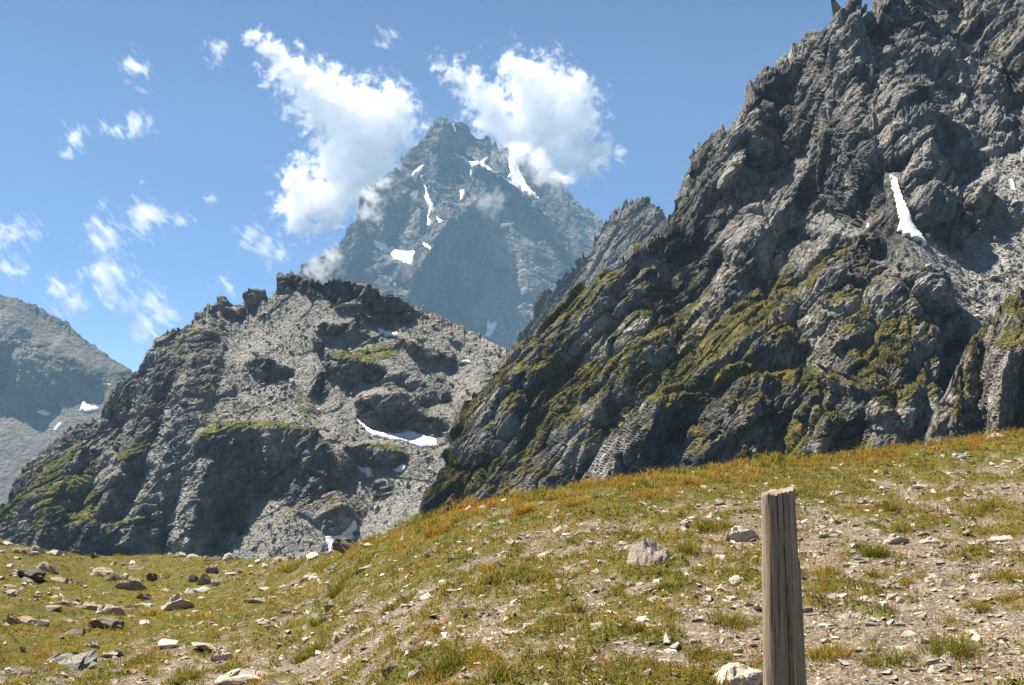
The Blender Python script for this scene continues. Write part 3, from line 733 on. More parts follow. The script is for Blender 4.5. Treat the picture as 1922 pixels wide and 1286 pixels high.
g2 = 'snow patches on the middle mountain'
D.snow([(666, 784), (680, 796), (700, 810), (720, 814), (745, 815), (770, 809), (795, 818), (822, 828), (822, 840), (790, 842), (755, 830), (722, 826), (700, 821), (680, 805)], 1.1, 'long snow patch in the hollow below the dark cliff of the middle mountain', group=g2)
D.snow([(671, 873), (680, 878), (699, 880), (700, 892), (690, 897), (678, 886)], 1.1, 'small square snow patch lower left in the hollow of the middle mountain', group=g2)
D.snow([(740, 884), (758, 873), (766, 876), (762, 886), (745, 889)], 1.1, 'small flat snow patch below the grass-topped outcrop', group=g2)
D.snow([(706, 616), (722, 621), (748, 623), (745, 630), (722, 630), (712, 625)], 1.1, 'thin snow patch under the crown cliff of the middle mountain', group=g2)
D.snow([(660, 978), (669, 976), (671, 992), (660, 1003), (668, 1010), (645, 1020), (630, 1030), (620, 1045), (612, 1010), (640, 1004), (652, 992)], 1.1, 'tongue of snow at the foot of the middle mountain behind the dark boulder', group=g2)
D.snow([(867, 678), (882, 675), (884, 682), (870, 684)], 0.8, 'tiny snow patch on the right slope of the middle mountain', group=g2)
g3 = 'snow patches on the right mountain'
E.snow([(1668, 326), (1682, 332), (1692, 365), (1704, 395), (1714, 430), (1744, 466), (1716, 455), (1694, 446), (1682, 438), (1688, 418), (1683, 390), (1674, 355)], 1.3, 'tall narrow snow gully beside the dark tower of the right mountain', group=g3, bl=9)
E.snow([(1892, 336), (1902, 338), (1908, 358), (1900, 357)], 0.9, 'small snow streak near the right edge on the right mountain', group=g3)
E.snow([(1628, 132), (1642, 134), (1640, 142), (1630, 141)], 0.9, 'tiny snow patch high on the right mountain', group=g3)
E.snow([(1604, 410), (1614, 411), (1624, 419), (1612, 418)], 0.9, 'tiny snow patch under the dark tower on the right mountain', group=g3)
g4 = 'snow patches on the far mountain'
A.snow([(148, 772), (156, 753), (165, 760), (188, 766), (184, 772), (165, 775)], 5, 'largest snow patch on the far left mountain, near the middle slope', group=g4)
A.snow([(66, 772), (82, 768), (96, 776), (90, 781), (72, 777)], 5, 'flat snow patch under the cliff band of the far left mountain', group=g4)
A.snow([(100, 806), (112, 793), (118, 795), (106, 812)], 5, 'thin slanting snow patch in the valley of the far left mountain', group=g4)
A.snow([(192, 721), (208, 722), (207, 726), (193, 725)], 4, 'thin snow line high on the right slope of the far left mountain', group=g4)
# ================================================================== the meadow in front
_cr = np.array([(-2500, 960, 26), (-700, 1000, 26), (0, 1020, 26), (60, 1032, 26), (170, 1050, 27), (300, 1047, 27), (430, 1050, 25), (560, 1053, 22), (620, 1046, 19), (680, 1028, 16), (780, 1000, 14.5),
                (860, 978, 14), (960, 953, 14), (1100, 924, 14), (1280, 899, 14.5), (1500, 877, 15), (1700, 849, 16), (1850, 829, 17), (1922, 817, 17), (2600, 765, 18), (4400, 700, 18)], float)
_ck = ray(_cr[:, 0], _cr[:, 1])[1]
CAMH = 1.55
def crest(x, y):
    px = np.clip(W / 2 + FPX * x / np.maximum(y, 0.3), -2400, 4300)
    return np.interp(px, _cr[:, 0], _cr[:, 2]), np.interp(px, _cr[:, 0], _ck), px
def zg(x, y, fine=True):
    x = np.asarray(x, float); y = np.asarray(y, float)
    yc, kc, px = crest(x, y)
    zc = yc * kc
    m = (zc + CAMH) / yc
    m2 = np.interp(np.clip(px, -400, 2300), [-400, 961, 2300], [0.0, 0.05, 0.1])
    d = np.maximum(y - yc, 0)
    fall = np.where(d < 6, 0.075 * d * d, 0.075 * 36 + 0.9 * (d - 6))
    z = -CAMH + m * np.minimum(y, yc) + m * d - fall
    # grassy hollow at the left
    lip = np.interp(px, [-400, 0, 200, 350, 500, 620], [8, 9.5, 11, 13, 15, 18])
    w = sstep(lip - 0.5, lip + 1.5, y) * sstep(yc + 0.5, yc - 5, y) * sstep(640, 520, px)
    z = z - 0.42 * w
    z0 = np.zeros_like(x)
    z = z + 0.07 * fbm(x / 1.9, y / 1.9, z0 + 3.1, 3, 201) + 0.10 * fbm(x / 5.5, y / 5.5, z0 + 7.1, 2, 211)
    z = z + w * 0.16 * fbm(x / 1.3, y / 1.3, z0 + 1.1, 3, 231)
    if fine:
        z = z + 0.026 * fbm(x / 0.3, y / 0.3, z0, 3, 221)
        z = z + 0.045 * sstep(0.45, 0.75, veg(x, y)) 
    return z
def veg(x, y):
    """how much grows here, 0 bare gravel .. 1 grass"""
    x = np.asarray(x, float); y = np.asarray(y, float)
    yc, kc, px = crest(x, y)
    z0 = np.zeros_like(x)
    a = 0.46 * fbm(x / 0.95 + 0.2 * y, y / 1.25, z0 + 11.3, 3, 301, 0.6) + 0.75 * fbm(x / 0.24, y / 0.36, z0 + 4.3, 3, 311, 0.65)
    v = 0.52 + 0.85 * a
    v = v + 0.28 * sstep(0.72, 0.98, y / yc) * sstep(560, 760, px)
    v = v + 0.22 * sstep(640, 460, px) * sstep(10, 14, y)
    v = v - 0.12 * sstep(1450, 1700, px) * sstep(11, 7, y)
    return np.clip(v, 0, 1)
def hit(px, py):
    X, K = ray(px, py)
    Y = np.concatenate([np.arange(2.0, 12, 0.03), np.arange(12, 40, 0.06)])
    d = zg(X * Y, Y) - K * Y
    i = np.argmax(d > 0)
    if not (d > 0).any():
        i = np.argmax(d[Y < 30])
    return float(X * Y[i]), float(Y[i])

def ground_material():
    t = NT('meadow_soil'); P = t.obj()
    v = t.attr('veg')
    n1 = t.noise(P, 1.2, 5, 0.65); n2 = t.noise(P, 9, 5, 0.7); n3 = t.noise(P, 45, 4, 0.75)
    soil = t.mix(t.rng(n2, 0.35, 0.65), (0.08, 0.057, 0.035), (0.23, 0.18, 0.125))
    soil = t.mix(t.rng(n3, 0.5, 0.7), soil, (0.42, 0.37, 0.31))
    soil = t.mix(t.rng(n3, 0.42, 0.3, 0, 0.7), soil, (0.05, 0.04, 0.03))
    g = t.mix(t.rng(n2, 0.35, 0.65), (0.06, 0.07, 0.014), (0.18, 0.155, 0.035))
    g = t.mix(t.rng(n1, 0.5, 0.7, 0, 0.6), g, (0.20, 0.12, 0.035))
    g = t.mix(t.rng(n3, 0.35, 0.7, 0, 0.6), g, (0.03, 0.03, 0.01))
    m = t.rng(t.math('ADD', v, t.math('MULTIPLY', t.math('SUBTRACT', t.noise(P, 16, 4, 0.7), 0.5), 0.9)), 0.42, 0.6)
    col = t.mix(m, soil, g)
    # small stone chips pressed into the soil
    vd = t.n('ShaderNodeTexVoronoi', feature='F1'); t.set(vd.inputs['Scale'], 55); t.set(vd.inputs['Vector'], t.mapping(P, (0.7, 1, 1)))
    h = t.math('ADD', t.math('MULTIPLY', n2, 1.2), t.math('ADD', t.math('MULTIPLY', n3, 0.6), t.math('MULTIPLY', t.rng(vd.outputs['Distance'], 0.0, 0.5, 1.0, 0.0), 0.5)))
    return t.done(t.bsdf(col, 0.95, t.bump(h, 0.02, 1.0), 0.1))
M_GROUND = ground_material()

def stone_material(name, a, b, lichen=True, dark=(0.10, 0.085, 0.07)):
    t = NT(name); P = t.obj()
    geo = t.n('ShaderNodeTexCoord').outputs['Object']
    r = t.n('ShaderNodeObjectInfo').outputs['Random']; ra = t.attr('rnd')
    r2 = t.math('FRACT', t.math('ADD', t.math('MULTIPLY', r, 7.31), ra))
    base = t.mix(r2, a, b)
    n1 = t.noise(geo, 3.5, 5, 0.65); n2 = t.noise(t.mapping(geo, (1, 1, 3.5)), 12, 5, 0.7)
    col = t.mix(t.rng(n2, 0.38, 0.62, 0, 0.75), base, t.mix(1.0, base, (0.66, 0.63, 0.6), 'MULTIPLY'))
    col = t.mix(t.rng(n1, 0.52, 0.64, 0, 0.7), col, dark)
    if lichen: col = t.mix(t.rng(t.noise(geo, 7, 4, 0.7), 0.6, 0.68, 0, 0.55), col, (0.22, 0.23, 0.13))
    return t.done(t.bsdf(col, 0.9, t.bump(t.math('ADD', n2, t.math('MULTIPLY', n1, 1.5)), 0.05, 0.6), 0.2))
M_PALE = stone_material('pale_stone', (0.72, 0.61, 0.49), (0.56, 0.48, 0.39), dark=(0.44, 0.36, 0.27))
M_GREY = stone_material('grey_stone', (0.34, 0.325, 0.28), (0.48, 0.445, 0.385), dark=(0.2, 0.19, 0.17))
M_BROWN = stone_material('brown_stone', (0.42, 0.325, 0.22), (0.58, 0.47, 0.34), dark=(0.2, 0.165, 0.12))
M_DARK = stone_material('dark_stone', (0.17, 0.14, 0.105), (0.30, 0.25, 0.185))  # for hollow boulders this dark tone also stands in for shade on their fronts
M_GRAVEL = stone_material('gravel_stone', (0.70, 0.59, 0.47), (0.26, 0.22, 0.18), lichen=False, dark=(0.16, 0.14, 0.12))

# ground sheet
azp = np.concatenate([np.linspace(-3600, -160, 40, endpoint=False), np.linspace(-160, 2080, 560), np.linspace(2100, 5500, 40)])
Yr = np.concatenate([np.geomspace(0.5, 3.2, 30, endpoint=False), np.geomspace(3.2, 30, 270), np.linspace(30.6, 90, 20)])
XX = ((azp - W / 2) / FPX)[None, :] * Yr[:, None]; YY = np.broadcast_to(Yr[:, None], XX.shape).copy()
ZZ = zg(XX, YY)
# the ground carries on under and behind the camera
ext = 6
XX = np.concatenate([np.repeat(XX[:1], 1, 0) * 6, XX]); YY = np.concatenate([YY[:1] * 0 - 4.0, YY]); ZZ = np.concatenate([ZZ[:1] * 0 - 1.7, ZZ])
VG = np.concatenate([np.zeros((1, XX.shape[1])), veg(XX[1:], YY[1:])])
ground = mesh_np('ground', np.stack([XX, YY, ZZ], -1).reshape(-1, 3), grid_faces(*XX.shape), M_GROUND, dict(veg=VG))
tag(ground, kind='structure')

# ------------------------------------------------------------------ stones
import bmesh
def hull_mesh(name, seed, n=14, flat=0.45, chips=0, mat=None, rough=0.0, sub=0):
    r = random.Random(seed)
    bm = bmesh.new()
    for i in range(n):
        a = r.uniform(0, 2 * math.pi); c = r.uniform(-1, 1); s_ = math.sqrt(1 - c * c) ** 0.6
        k = r.uniform(0.82, 1.0)
        bm.verts.new((cos(a) * s_ * k, sin(a) * s_ * k * 0.85, (c * 0.8) * flat * k))
    res = bmesh.ops.convex_hull(bm, input=bm.verts)
    for v_ in [v_ for v_ in bm.verts if not v_.link_faces]: bm.verts.remove(v_)
    if sub:
        bmesh.ops.bevel(bm, geom=bm.edges[:], offset=0.035, segments=1, affect='EDGES', clamp_overlap=True)
        bmesh.ops.triangulate(bm, faces=bm.faces[:])
        bmesh.ops.subdivide_edges(bm, edges=bm.edges[:], cuts=sub, use_grid_fill=True)
        co = np.array([v_.co for v_ in bm.verts])
        q = co * 2.2 + seed * 3.7
        d = 0.10 * facet(q[:, 0], q[:, 1], q[:, 2] * 2.2, seed % 40, 1.1)[0] + 0.035 * ridged(q[:, 0] * 2, q[:, 1] * 2, q[:, 2] * 7, 3, 5)
        bm.normal_update()
        for v_, dd in zip(bm.verts, d * rough): v_.co += v_.normal * float(dd)
    me = bpy.data.meshes.new(name)
    bm.to_mesh(me); bm.free()
    if mat: me.materials.append(mat)
    return me

HERO = [  # column, lowest row, width, height in the photograph, material, shape, label
 (1216, 1062, 70, 40, M_PALE, 'block', 'pale angular block of rock standing alone in the middle of the slope'),
 (645, 1042, 54, 44, M_DARK, 'peak', 'dark pointed boulder on the skyline in front of the snow tongue'),
 (95, 1244, 125, 56, M_GREY, 'slab', 'large tilted grey-green slab at the lower left edge of the meadow'),
 (190, 1182, 58, 36, M_DARK, 'block', 'dark boulder with shaded front at the near edge of the left hollow'),
 (191, 1153, 50, 18, M_PALE, 'slab', 'flat pale slab lying on top of the dark boulder in the left hollow'),
 (48, 1088, 50, 28, M_DARK, 'block', 'dark leaning boulder far left in the hollow, beside stacked slabs'),
 (82, 1072, 44, 18, M_BROWN, 'slab', 'tan slab propped above the leaning boulder far left'),
 (100, 1090, 46, 16, M_BROWN, 'slab', 'tan slab lying at the foot of the stacked slabs far left'),
 (190, 1085, 58, 18, M_BROWN, 'slab', 'long tan boulder in the upper part of the left hollow'),
 (214, 1092, 36, 14, M_DARK, 'slab', 'dark stone just below the long tan boulder in the left hollow'),
 (234, 1110, 52, 20, M_BROWN, 'slab', 'tilted tan slab with a dark underside in the middle of the left hollow'),
 (268, 1128, 30, 22, M_DARK, 'peak', 'small dark pyramid-shaped stone in the left hollow'),
 (284, 1092, 22, 24, M_DARK, 'peak', 'small upright dark stone in the upper right of the left hollow'),
 (324, 1147, 52, 26, M_PALE, 'slab', 'pale flat slab with striped top at the right rim of the left hollow'),
 (232, 1146, 44, 14, M_DARK, 'slab', 'dark low stone beside the flat pale slab in the left hollow'),
 (268, 1138, 34, 12, M_PALE, 'slab', 'pale low stone below the dark pyramid-shaped stone'),
 (248, 1162, 28, 12, M_PALE, 'slab', 'small pale wedge of stone right of the dark boulder'),
 (132, 1192, 52, 24, M_DARK, 'slab', 'dark slab tilted to the right above the large grey-green slab'),
 (110, 1165, 52, 12, M_BROWN, 'slab', 'low tan slab above the dark tilted slab'),
 (150, 1142, 50, 14, M_BROWN, 'slab', 'low tan slab left of the flat pale slab in the hollow'),
 (110, 1135, 34, 13, M_BROWN, 'slab', 'rounded tan stone in the middle left of the hollow'),
 (38, 1172, 40, 20, M_BROWN, 'block', 'tan and dark stone at the left edge, above the large grey-green slab'),
 (16, 1172, 26, 16, M_BROWN, 'slab', 'tan stone against the left edge of the hollow'),
 (60, 1128, 22, 11, M_BROWN, 'slab', 'small rounded pale stone on the grass at the far left'),
 (14, 1118, 30, 16, M_GREY, 'block', 'rounded grey stone at the left edge in mid hollow'),
 (66, 1202, 20, 10, M_BROWN, 'slab', 'small brown stone just above the large grey-green slab'),
 (6, 1024, 24, 14, M_PALE, 'block', 'pale rock on the skyline at the left edge'),
 (34, 1040, 38, 16, M_BROWN, 'slab', 'long brown rock with a shaded front on the left skyline'),
 (66, 1036, 30, 16, M_PALE, 'slab', 'pale rock on the left skyline between two others'),
 (96, 1042, 36, 16, M_PALE, 'slab', 'pale flat-topped rock on the left skyline, rightmost of its cluster'),
 (177, 1048, 16, 16, M_DARK, 'peak', 'small dark wedge on the skyline left of the pale rocks'),
 (333, 1047, 28, 10, M_PALE, 'slab', 'pale flat rock on the skyline, left of three'),
 (362, 1047, 30, 9, M_PALE, 'slab', 'pale flat rock on the skyline, middle of three'),
 (402, 1052, 36, 15, M_DARK, 'slab', 'dark shaded rock on the skyline touching a pale one'),
 (433, 1052, 38, 16, M_PALE, 'slab', 'pale wedge-shaped rock on the skyline right of the dark one'),
 (523, 1050, 48, 20, M_BROWN, 'slab', 'brown block on the skyline left of the dark pointed boulder'),
 (395, 1078, 20, 18, M_GREY, 'block', 'grey stone in the grass under the dark skyline rock'),
 (362, 1094, 30, 16, M_DARK, 'slab', 'dark stone leaning in the right part of the hollow'),
 (381, 1098, 26, 18, M_BROWN, 'slab', 'tan slab leaning beside the dark stone in the right part of the hollow'),
 (404, 1100, 14, 15, M_PALE, 'block', 'small upright pale stone at the right part of the hollow'),
 (313, 1088, 16, 9, M_BROWN, 'slab', 'small flat brown stone right of the upright dark stone'),
 (385, 1112, 48, 12, M_GREY, 'slab', 'broad low grey stone at the right rim of the hollow'),
 (166, 1222, 36, 15, M_PALE, 'slab', 'bright white slab right of the large grey-green slab'),
 (222, 1234, 24, 13, M_DARK, 'slab', 'small dark stone left of the rounded white stone'),
 (412, 1242, 42, 21, M_PALE, 'dome', 'rounded white stone in the lower left of the slope'),
 (246, 1266, 30, 16, M_BROWN, 'block', 'small tan block near the bottom left corner'),
 (46, 1270, 30, 12, M_DARK, 'slab', 'dark flat stone in the bottom left corner'),
 (180, 1266, 50, 14, M_PALE, 'slab', 'pale low slab near the bottom left corner'),
 (95, 1284, 60, 18, M_GREY, 'slab', 'grey slab at the bottom edge, far left'),
 (440, 1292, 100, 24, M_PALE, 'slab', 'long pale slab cut by the bottom edge, left of the middle'),
 (358, 1158, 26, 6, M_PALE, 'slab', 'thin pinkish flat stone on the turf lip'),
 (739, 1258, 54, 27, M_DARK, 'block', 'dark rough rock near the bottom edge, left of the middle'),
 (724, 1271, 28, 10, M_PALE, 'slab', 'pale flat stone right under the dark rough rock'),
 (788, 1276, 46, 22, M_GREY, 'slab', 'flat grey stone right of the dark rough rock at the bottom'),
 (770, 1290, 28, 15, M_PALE, 'block', 'white stone cut by the bottom edge'),
 (744, 1226, 22, 10, M_GREY, 'slab', 'small grey stone just above the dark rough rock'),
 (878, 1158, 20, 19, M_BROWN, 'peak', 'upright brown stone on bare gravel left of the middle'),
 (945, 1006, 36, 12, M_PALE, 'slab', 'white flat stone high on the slope near the skyline tufts'),
 (812, 1044, 38, 17, M_DARK, 'block', 'dark jagged rock high on the slope right of the pointed boulder'),
 (848, 1054, 18, 16, M_BROWN, 'block', 'small brown rock beside the dark jagged rock'),
 (866, 1049, 22, 10, M_BROWN, 'slab', 'tan stone right of the small brown rock'),
 (872, 1036, 12, 6, M_PALE, 'slab', 'tiny white stone behind the tan stone'),
 (840, 1013, 20, 8, M_BROWN, 'slab', 'flat tan stone above the dark jagged rock'),
 (912, 1090, 100, 18, M_PALE, 'rib', 'long low pale rock rib rising to the right out of the turf'),
 (700, 1064, 66, 12, M_PALE, 'rib', 'low pale rock rib in the turf right of the pointed boulder'),
 (580, 1090, 46, 11, M_PALE, 'rib', 'pale low rock rib in tall grass below the skyline'),
 (500, 1108, 30, 10, M_PALE, 'slab', 'pale flat rock left of the low rock rib'),
 (614, 1022 + 90, 12, 5, M_PALE, 'slab', 'tiny white stone in the turf below the low rock rib'),
 (688, 1113, 18, 7, M_PALE, 'slab', 'white pebble beside a green cushion in the left of the slope'),
 (575, 1137, 28, 9, M_PALE, 'slab', 'pale flat stone in the gravel left of the middle'),
 (618, 1148, 24, 17, M_BROWN, 'block', 'pinkish block in the gravel left of the middle'),
 (533, 1153, 20, 11, M_DARK, 'block', 'dark-fronted stone in the gravel at the left'),
 (662, 1184, 24, 8, M_PALE, 'slab', 'pinkish flat stone above a moss cushion'),
 (545, 1184, 18, 7, M_PALE, 'slab', 'small white stone left of the pinkish flat stone'),
 (540, 1202, 36, 9, M_PALE, 'slab', 'pale flat stone below the small white stone'),
 (827, 1175, 26, 8, M_BROWN, 'slab', 'thin brown stone in the gravel below the upright brown stone'),
 (943, 1152, 24, 9, M_PALE, 'slab', 'pale flat stone near the middle of the slope'),
 (773, 1080, 16, 10, M_BROWN, 'block', 'small reddish stone on the gravel strip under the jagged rock'),
 (10 + 740, 1228, 24, 12, M_GREY, 'block', 'grey stone standing above the dark rough rock'),
 (508, 1290, 60, 14, M_DARK, 'slab', 'dark edge of rock at the bottom left of the middle'),
 (490, 1272, 40, 14, M_PALE, 'slab', 'broad pale stone at the bottom left of the middle'),
 (1392, 1018, 60, 26, M_PALE, 'dome', 'low rock rising out of the turf left of the post'),
 (1402, 1094, 72, 22, M_PALE, 'slab', 'broad pale slab partly hidden behind the wooden post'),
 (1352, 1076, 28, 14, M_PALE, 'dome', 'oval white stone left of the broad pale slab'),
 (1395, 1296, 105, 40, M_PALE, 'dome', 'big pale rock cut by the bottom edge at the foot of the post'),
 (1168, 1024, 20, 8, M_PALE, 'dome', 'small white stone left of the pale angular block'),
 (1235, 1070, 36, 8, M_GREY, 'slab', 'grey flat stone at the foot of the pale angular block'),
 (1148, 1090, 14, 8, M_BROWN, 'block', 'small brown stone below left of the pale angular block'),
 (1244, 1128, 72, 14, M_GREY, 'slab', 'broad flat grey slab below the pale angular block'),
 (1232, 1117, 38, 10, M_PALE, 'slab', 'pale slab resting behind the broad flat grey slab'),
 (1200, 1121, 22, 7, M_BROWN, 'slab', 'small dark brown flat stone left of the flat grey slab'),
 (1188, 1102, 20, 9, M_PALE, 'slab', 'pinkish stone between the angular block and the flat slabs'),
 (1316, 1120, 30, 13, M_GREY, 'slab', 'grey triangular stone right of the flat grey slab'),
 (1117, 1154, 22, 13, M_PALE, 'slab', 'pale tilted flake of stone in the middle of the slope'),
 (1172, 1140, 32, 10, M_PALE, 'slab', 'white flat stone right of the tilted flake'),
 (1176, 1130, 22, 8, M_DARK, 'slab', 'small dark stone just behind the white flat stone'),
 (1135, 1180, 66, 17, M_PALE, 'slab', 'striped pale slab in the middle of the slope'),
 (1122, 1190, 24, 8, M_PALE, 'slab', 'small pale stone under the striped slab'),
 (1172, 1195, 32, 10, M_PALE, 'slab', 'white flat stone right below the striped slab'),
 (1247, 1196, 24, 9, M_PALE, 'slab', 'white flat stone further right of the striped slab'),
 (1034, 1147, 22, 8, M_BROWN, 'slab', 'flat tan stone left of the tilted flake'),
 (966, 1160, 18, 18, M_DARK, 'slab', 'dark-sided stone near the middle, left of the tan one'),
 (1174, 1281, 20, 10, M_PALE, 'dome', 'white round stone near the bottom edge in the middle'),
 (1250, 963, 22, 6, M_PALE, 'slab', 'pale flat stone high on the slope above the angular block'),
 (992, 1012, 14, 8, M_PALE, 'dome', 'small white stone high on the slope right of the white flat one'),
 (1373, 933, 44, 8, M_PALE, 'slab', 'pale low stones high on the slope left of the post top'),
 (1627, 1133, 30, 14, M_PALE, 'dome', 'oval white stone on the gravel right of the post'),
 (1686, 1024, 46, 16, M_PALE, 'slab', 'pale grey slab among tufts right of the post'),
 (1756, 1022, 46, 12, M_PALE, 'slab', 'pinkish flat slab right of the pale grey slab'),
 (1730, 1006, 30, 8, M_BROWN, 'slab', 'small pinkish stone above the pinkish flat slab'),
 (1772, 1028, 14, 8, M_PALE, 'block', 'little white stone touching the pinkish flat slab'),
 (1888, 1018, 54, 14, M_PALE, 'slab', 'pinkish slab near the right edge'),
 (1881, 824, 50, 17, M_PALE, 'dome', 'pale boulder on the skyline at the right edge'),
 (1735, 916, 38, 15, M_PALE, 'slab', 'pale slanting slab high on the slope right of the post'),
 (1698, 876, 24, 11, M_PALE, 'slab', 'pale slab near the skyline between post and right edge'),
 (1785, 922, 20, 9, M_PALE, 'block', 'small pinkish stone right of the pale slanting slab'),
 (1574, 930, 38, 12, M_PALE, 'slab', 'pale flat stone right of the top of the post'),
 (1554, 941, 34, 7, M_PALE, 'slab', 'low pale stone just below the one right of the post top'),
 (1605, 1064, 34, 12, M_PALE, 'slab', 'whitish flat stone right of the post at mid height'),
 (1552, 1010, 24, 14, M_PALE, 'slab', 'pale stone in the grass close to the right side of the post'),
 (1574, 984, 16, 10, M_BROWN, 'block', 'small brown block close to the right of the post'),
 (1812, 1066, 42, 13, M_GREY, 'slab', 'grey-white broken slab right of the middle gravel'),
 (1846, 1072, 12, 7, M_PALE, 'dome', 'tiny white stone right of the broken slab'),
 (1860, 1102, 30, 7, M_BROWN, 'slab', 'thin brown slab near the right edge'),
 (1741, 868, 24, 10, M_DARK, 'slab', 'dark stone near the right skyline'),
 (1808, 863, 50, 12, M_GREY, 'slab', 'grey slab with pale flakes near the right skyline'),
 (1825, 852, 26, 8, M_BROWN, 'slab', 'yellowish stone just behind the grey slab near the right skyline'),
 (1830, 870, 16, 6, M_PALE, 'slab', 'white flake in front of the grey slab near the right skyline'),
 (1860, 862, 16, 6, M_GREY, 'slab', 'small grey flake right of the grey slab near the right skyline'),
 (1890, 872, 18, 5, M_PALE, 'slab', 'thin pale flake near the right edge under the skyline boulder'),
 (1692, 1178, 26, 12, M_GREY, 'slab', 'grey flat stone on the gravel in the lower right'),
 (1642, 1176, 26, 12, M_GREY, 'slab', 'light grey broken stone in the lower right gravel'),
 (1860, 1210, 30, 14, M_GREY, 'slab', 'grey tilted flake near the right edge at the bottom'),
 (1880, 1206, 14, 6, M_PALE, 'slab', 'small white chip beside the grey tilted flake'),
 (1865, 1160, 20, 7, M_PALE, 'slab', 'small pale flake above the grey tilted flake'),
 (1515, 1152, 22, 14, M_GREY, 'block', 'grey stone close to the right side of the post, lower down'),
 (1510, 1090, 16, 9, M_DARK, 'slab', 'small dark stone touching the right side of the post'),
 (1745, 1120, 20, 8, M_BROWN, 'slab', 'brown flat stone in the middle of the right gravel'),
 (1684, 1088, 28, 8, M_GREY, 'slab', 'low grey slab left of a grass tuft on the right gravel'),
 (1682, 1096, 16, 9, M_PALE, 'block', 'white chip just below the low grey slab'),
 (1125, 921, 54, 7, M_PALE, 'rib', 'long pale rock edge on the skyline above the middle slope'),
 (1031, 938, 28, 10, M_PALE, 'slab', 'pale rock on the skyline left of the long rock edge'),
 (1318, 893, 30, 6, M_PALE, 'slab', 'thin pale rock on the skyline left of the post'),
]
SHAPES = {}
for kind, flat, n in (('block', 0.75, 16), ('slab', 0.34, 16), ('dome', 0.5, 30), ('peak', 0.95, 11), ('rib', 0.3, 20)):
    for m in (M_PALE, M_GREY, M_BROWN, M_DARK):
        SHAPES[kind, m.name] = [hull_mesh('stone', hash_ * 13 + 5, n, flat, mat=m, rough=1.0, sub=2) for hash_ in range(3 if kind == 'slab' else 2)]
def special_block():
    bm = bmesh.new()
    for c in [(-1.05, -.8, -.6), (-.62, .15, .8), (-.1, .1, .98), (.3, .2, .95), (.75, 0, .62), (.98, -.05, .5), (1, -.5, -.6), (-.35, -1.5, -.6), (.5, -1.3, -.6), (.42, -.6, .25), (-.6, .7, .5), (.8, .7, .4), (0, .8, -.6)]: bm.verts.new(c)
    bmesh.ops.convex_hull(bm, input=bm.verts)
    bmesh.ops.bevel(bm, geom=bm.edges[:], offset=0.05, segments=1, affect='EDGES', clamp_overlap=True)
    bmesh.ops.triangulate(bm, faces=bm.faces[:]); bmesh.ops.subdivide_edges(bm, edges=bm.edges[:], cuts=3, use_grid_fill=True)
    co = np.array([v_.co for v_ in bm.verts]); q = co * 1.9 + 3
    d = 0.10 * facet(q[:, 0], q[:, 1] , q[:, 2] * 1.6, 7, 1.0)[0] + 0.03 * ridged(q[:, 0] * 5 + q[:, 2] * 3, q[:, 1] * 2, q[:, 2] * 1.5, 3, 5)
    bm.normal_update()
    for v_, dd in zip(bm.verts, d): v_.co += v_.normal * float(dd)
    me = bpy.data.meshes.new('boulder'); bm.to_mesh(me); bm.free(); me.materials.append(M_PALE)
    return me
HEROBLOCK = special_block()
r_ = random.Random(3)
occupied = []
for i, (px, py, w, h, m, kind, lab) in enumerate(HERO):
    x, y = hit(px, py)
    sx = w / FPX * y * 0.5 * (1.32 if px < 560 and py < 1200 else 1.16)
    hz = h / FPX * y * 1.12
    deep = {'slab': 0.85, 'rib': 0.6, 'peak': 0.75, 'block': 0.7, 'dome': 0.8}[kind]
    flat = {'slab': 0.27, 'rib': 0.24, 'peak': 0.76, 'block': 0.6, 'dome': 0.4}[kind]
    view = 1.55 / y
    tz = max(0.012, hz - 2 * sx * deep * view * 0.45)
    me = HEROBLOCK if i == 0 else r_.choice(SHAPES[kind, m.name])
    o = bpy.data.objects.new('boulder' if w * y > 600 else 'stone', me); COL.objects.link(o)
    sz = tz / (2 * flat) * (1.9 if kind in ('slab', 'dome', 'rib') else 1.3)
    yy = y + sx * deep * 0.8
    zz = float(zg(x, yy, False))
    o.location = (x, yy, zz + tz * (0.0 if kind in ('slab', 'dome', 'rib') else 0.28))
    o.scale = (sx * 1.06, sx * deep, sz)
    ROT0 = i == 0
    tilt = {'slab': 0.16, 'rib': 0.05, 'block': 0.12, 'dome': 0.05, 'peak': 0.08}[kind]
    o.rotation_euler = (r_.uniform(0.12, 0.16 + tilt), r_.uniform(-tilt, tilt) - (0.15 if kind in ('rib',) else 0), r_.uniform(-0.35, 0.35))
    if 'grey-green slab at' in lab: o.scale = (sx * 1.15, sx * 0.55, sz * 0.32); o.rotation_euler = (0.62, -0.16, 0.1)
    if ROT0: o.rotation_euler = (0, 0, 0.12)
    tag(o, lab, 'boulder' if w * y > 600 else 'stone', 'loose stones on the meadow')
    occupied.append((x, yy, sx))

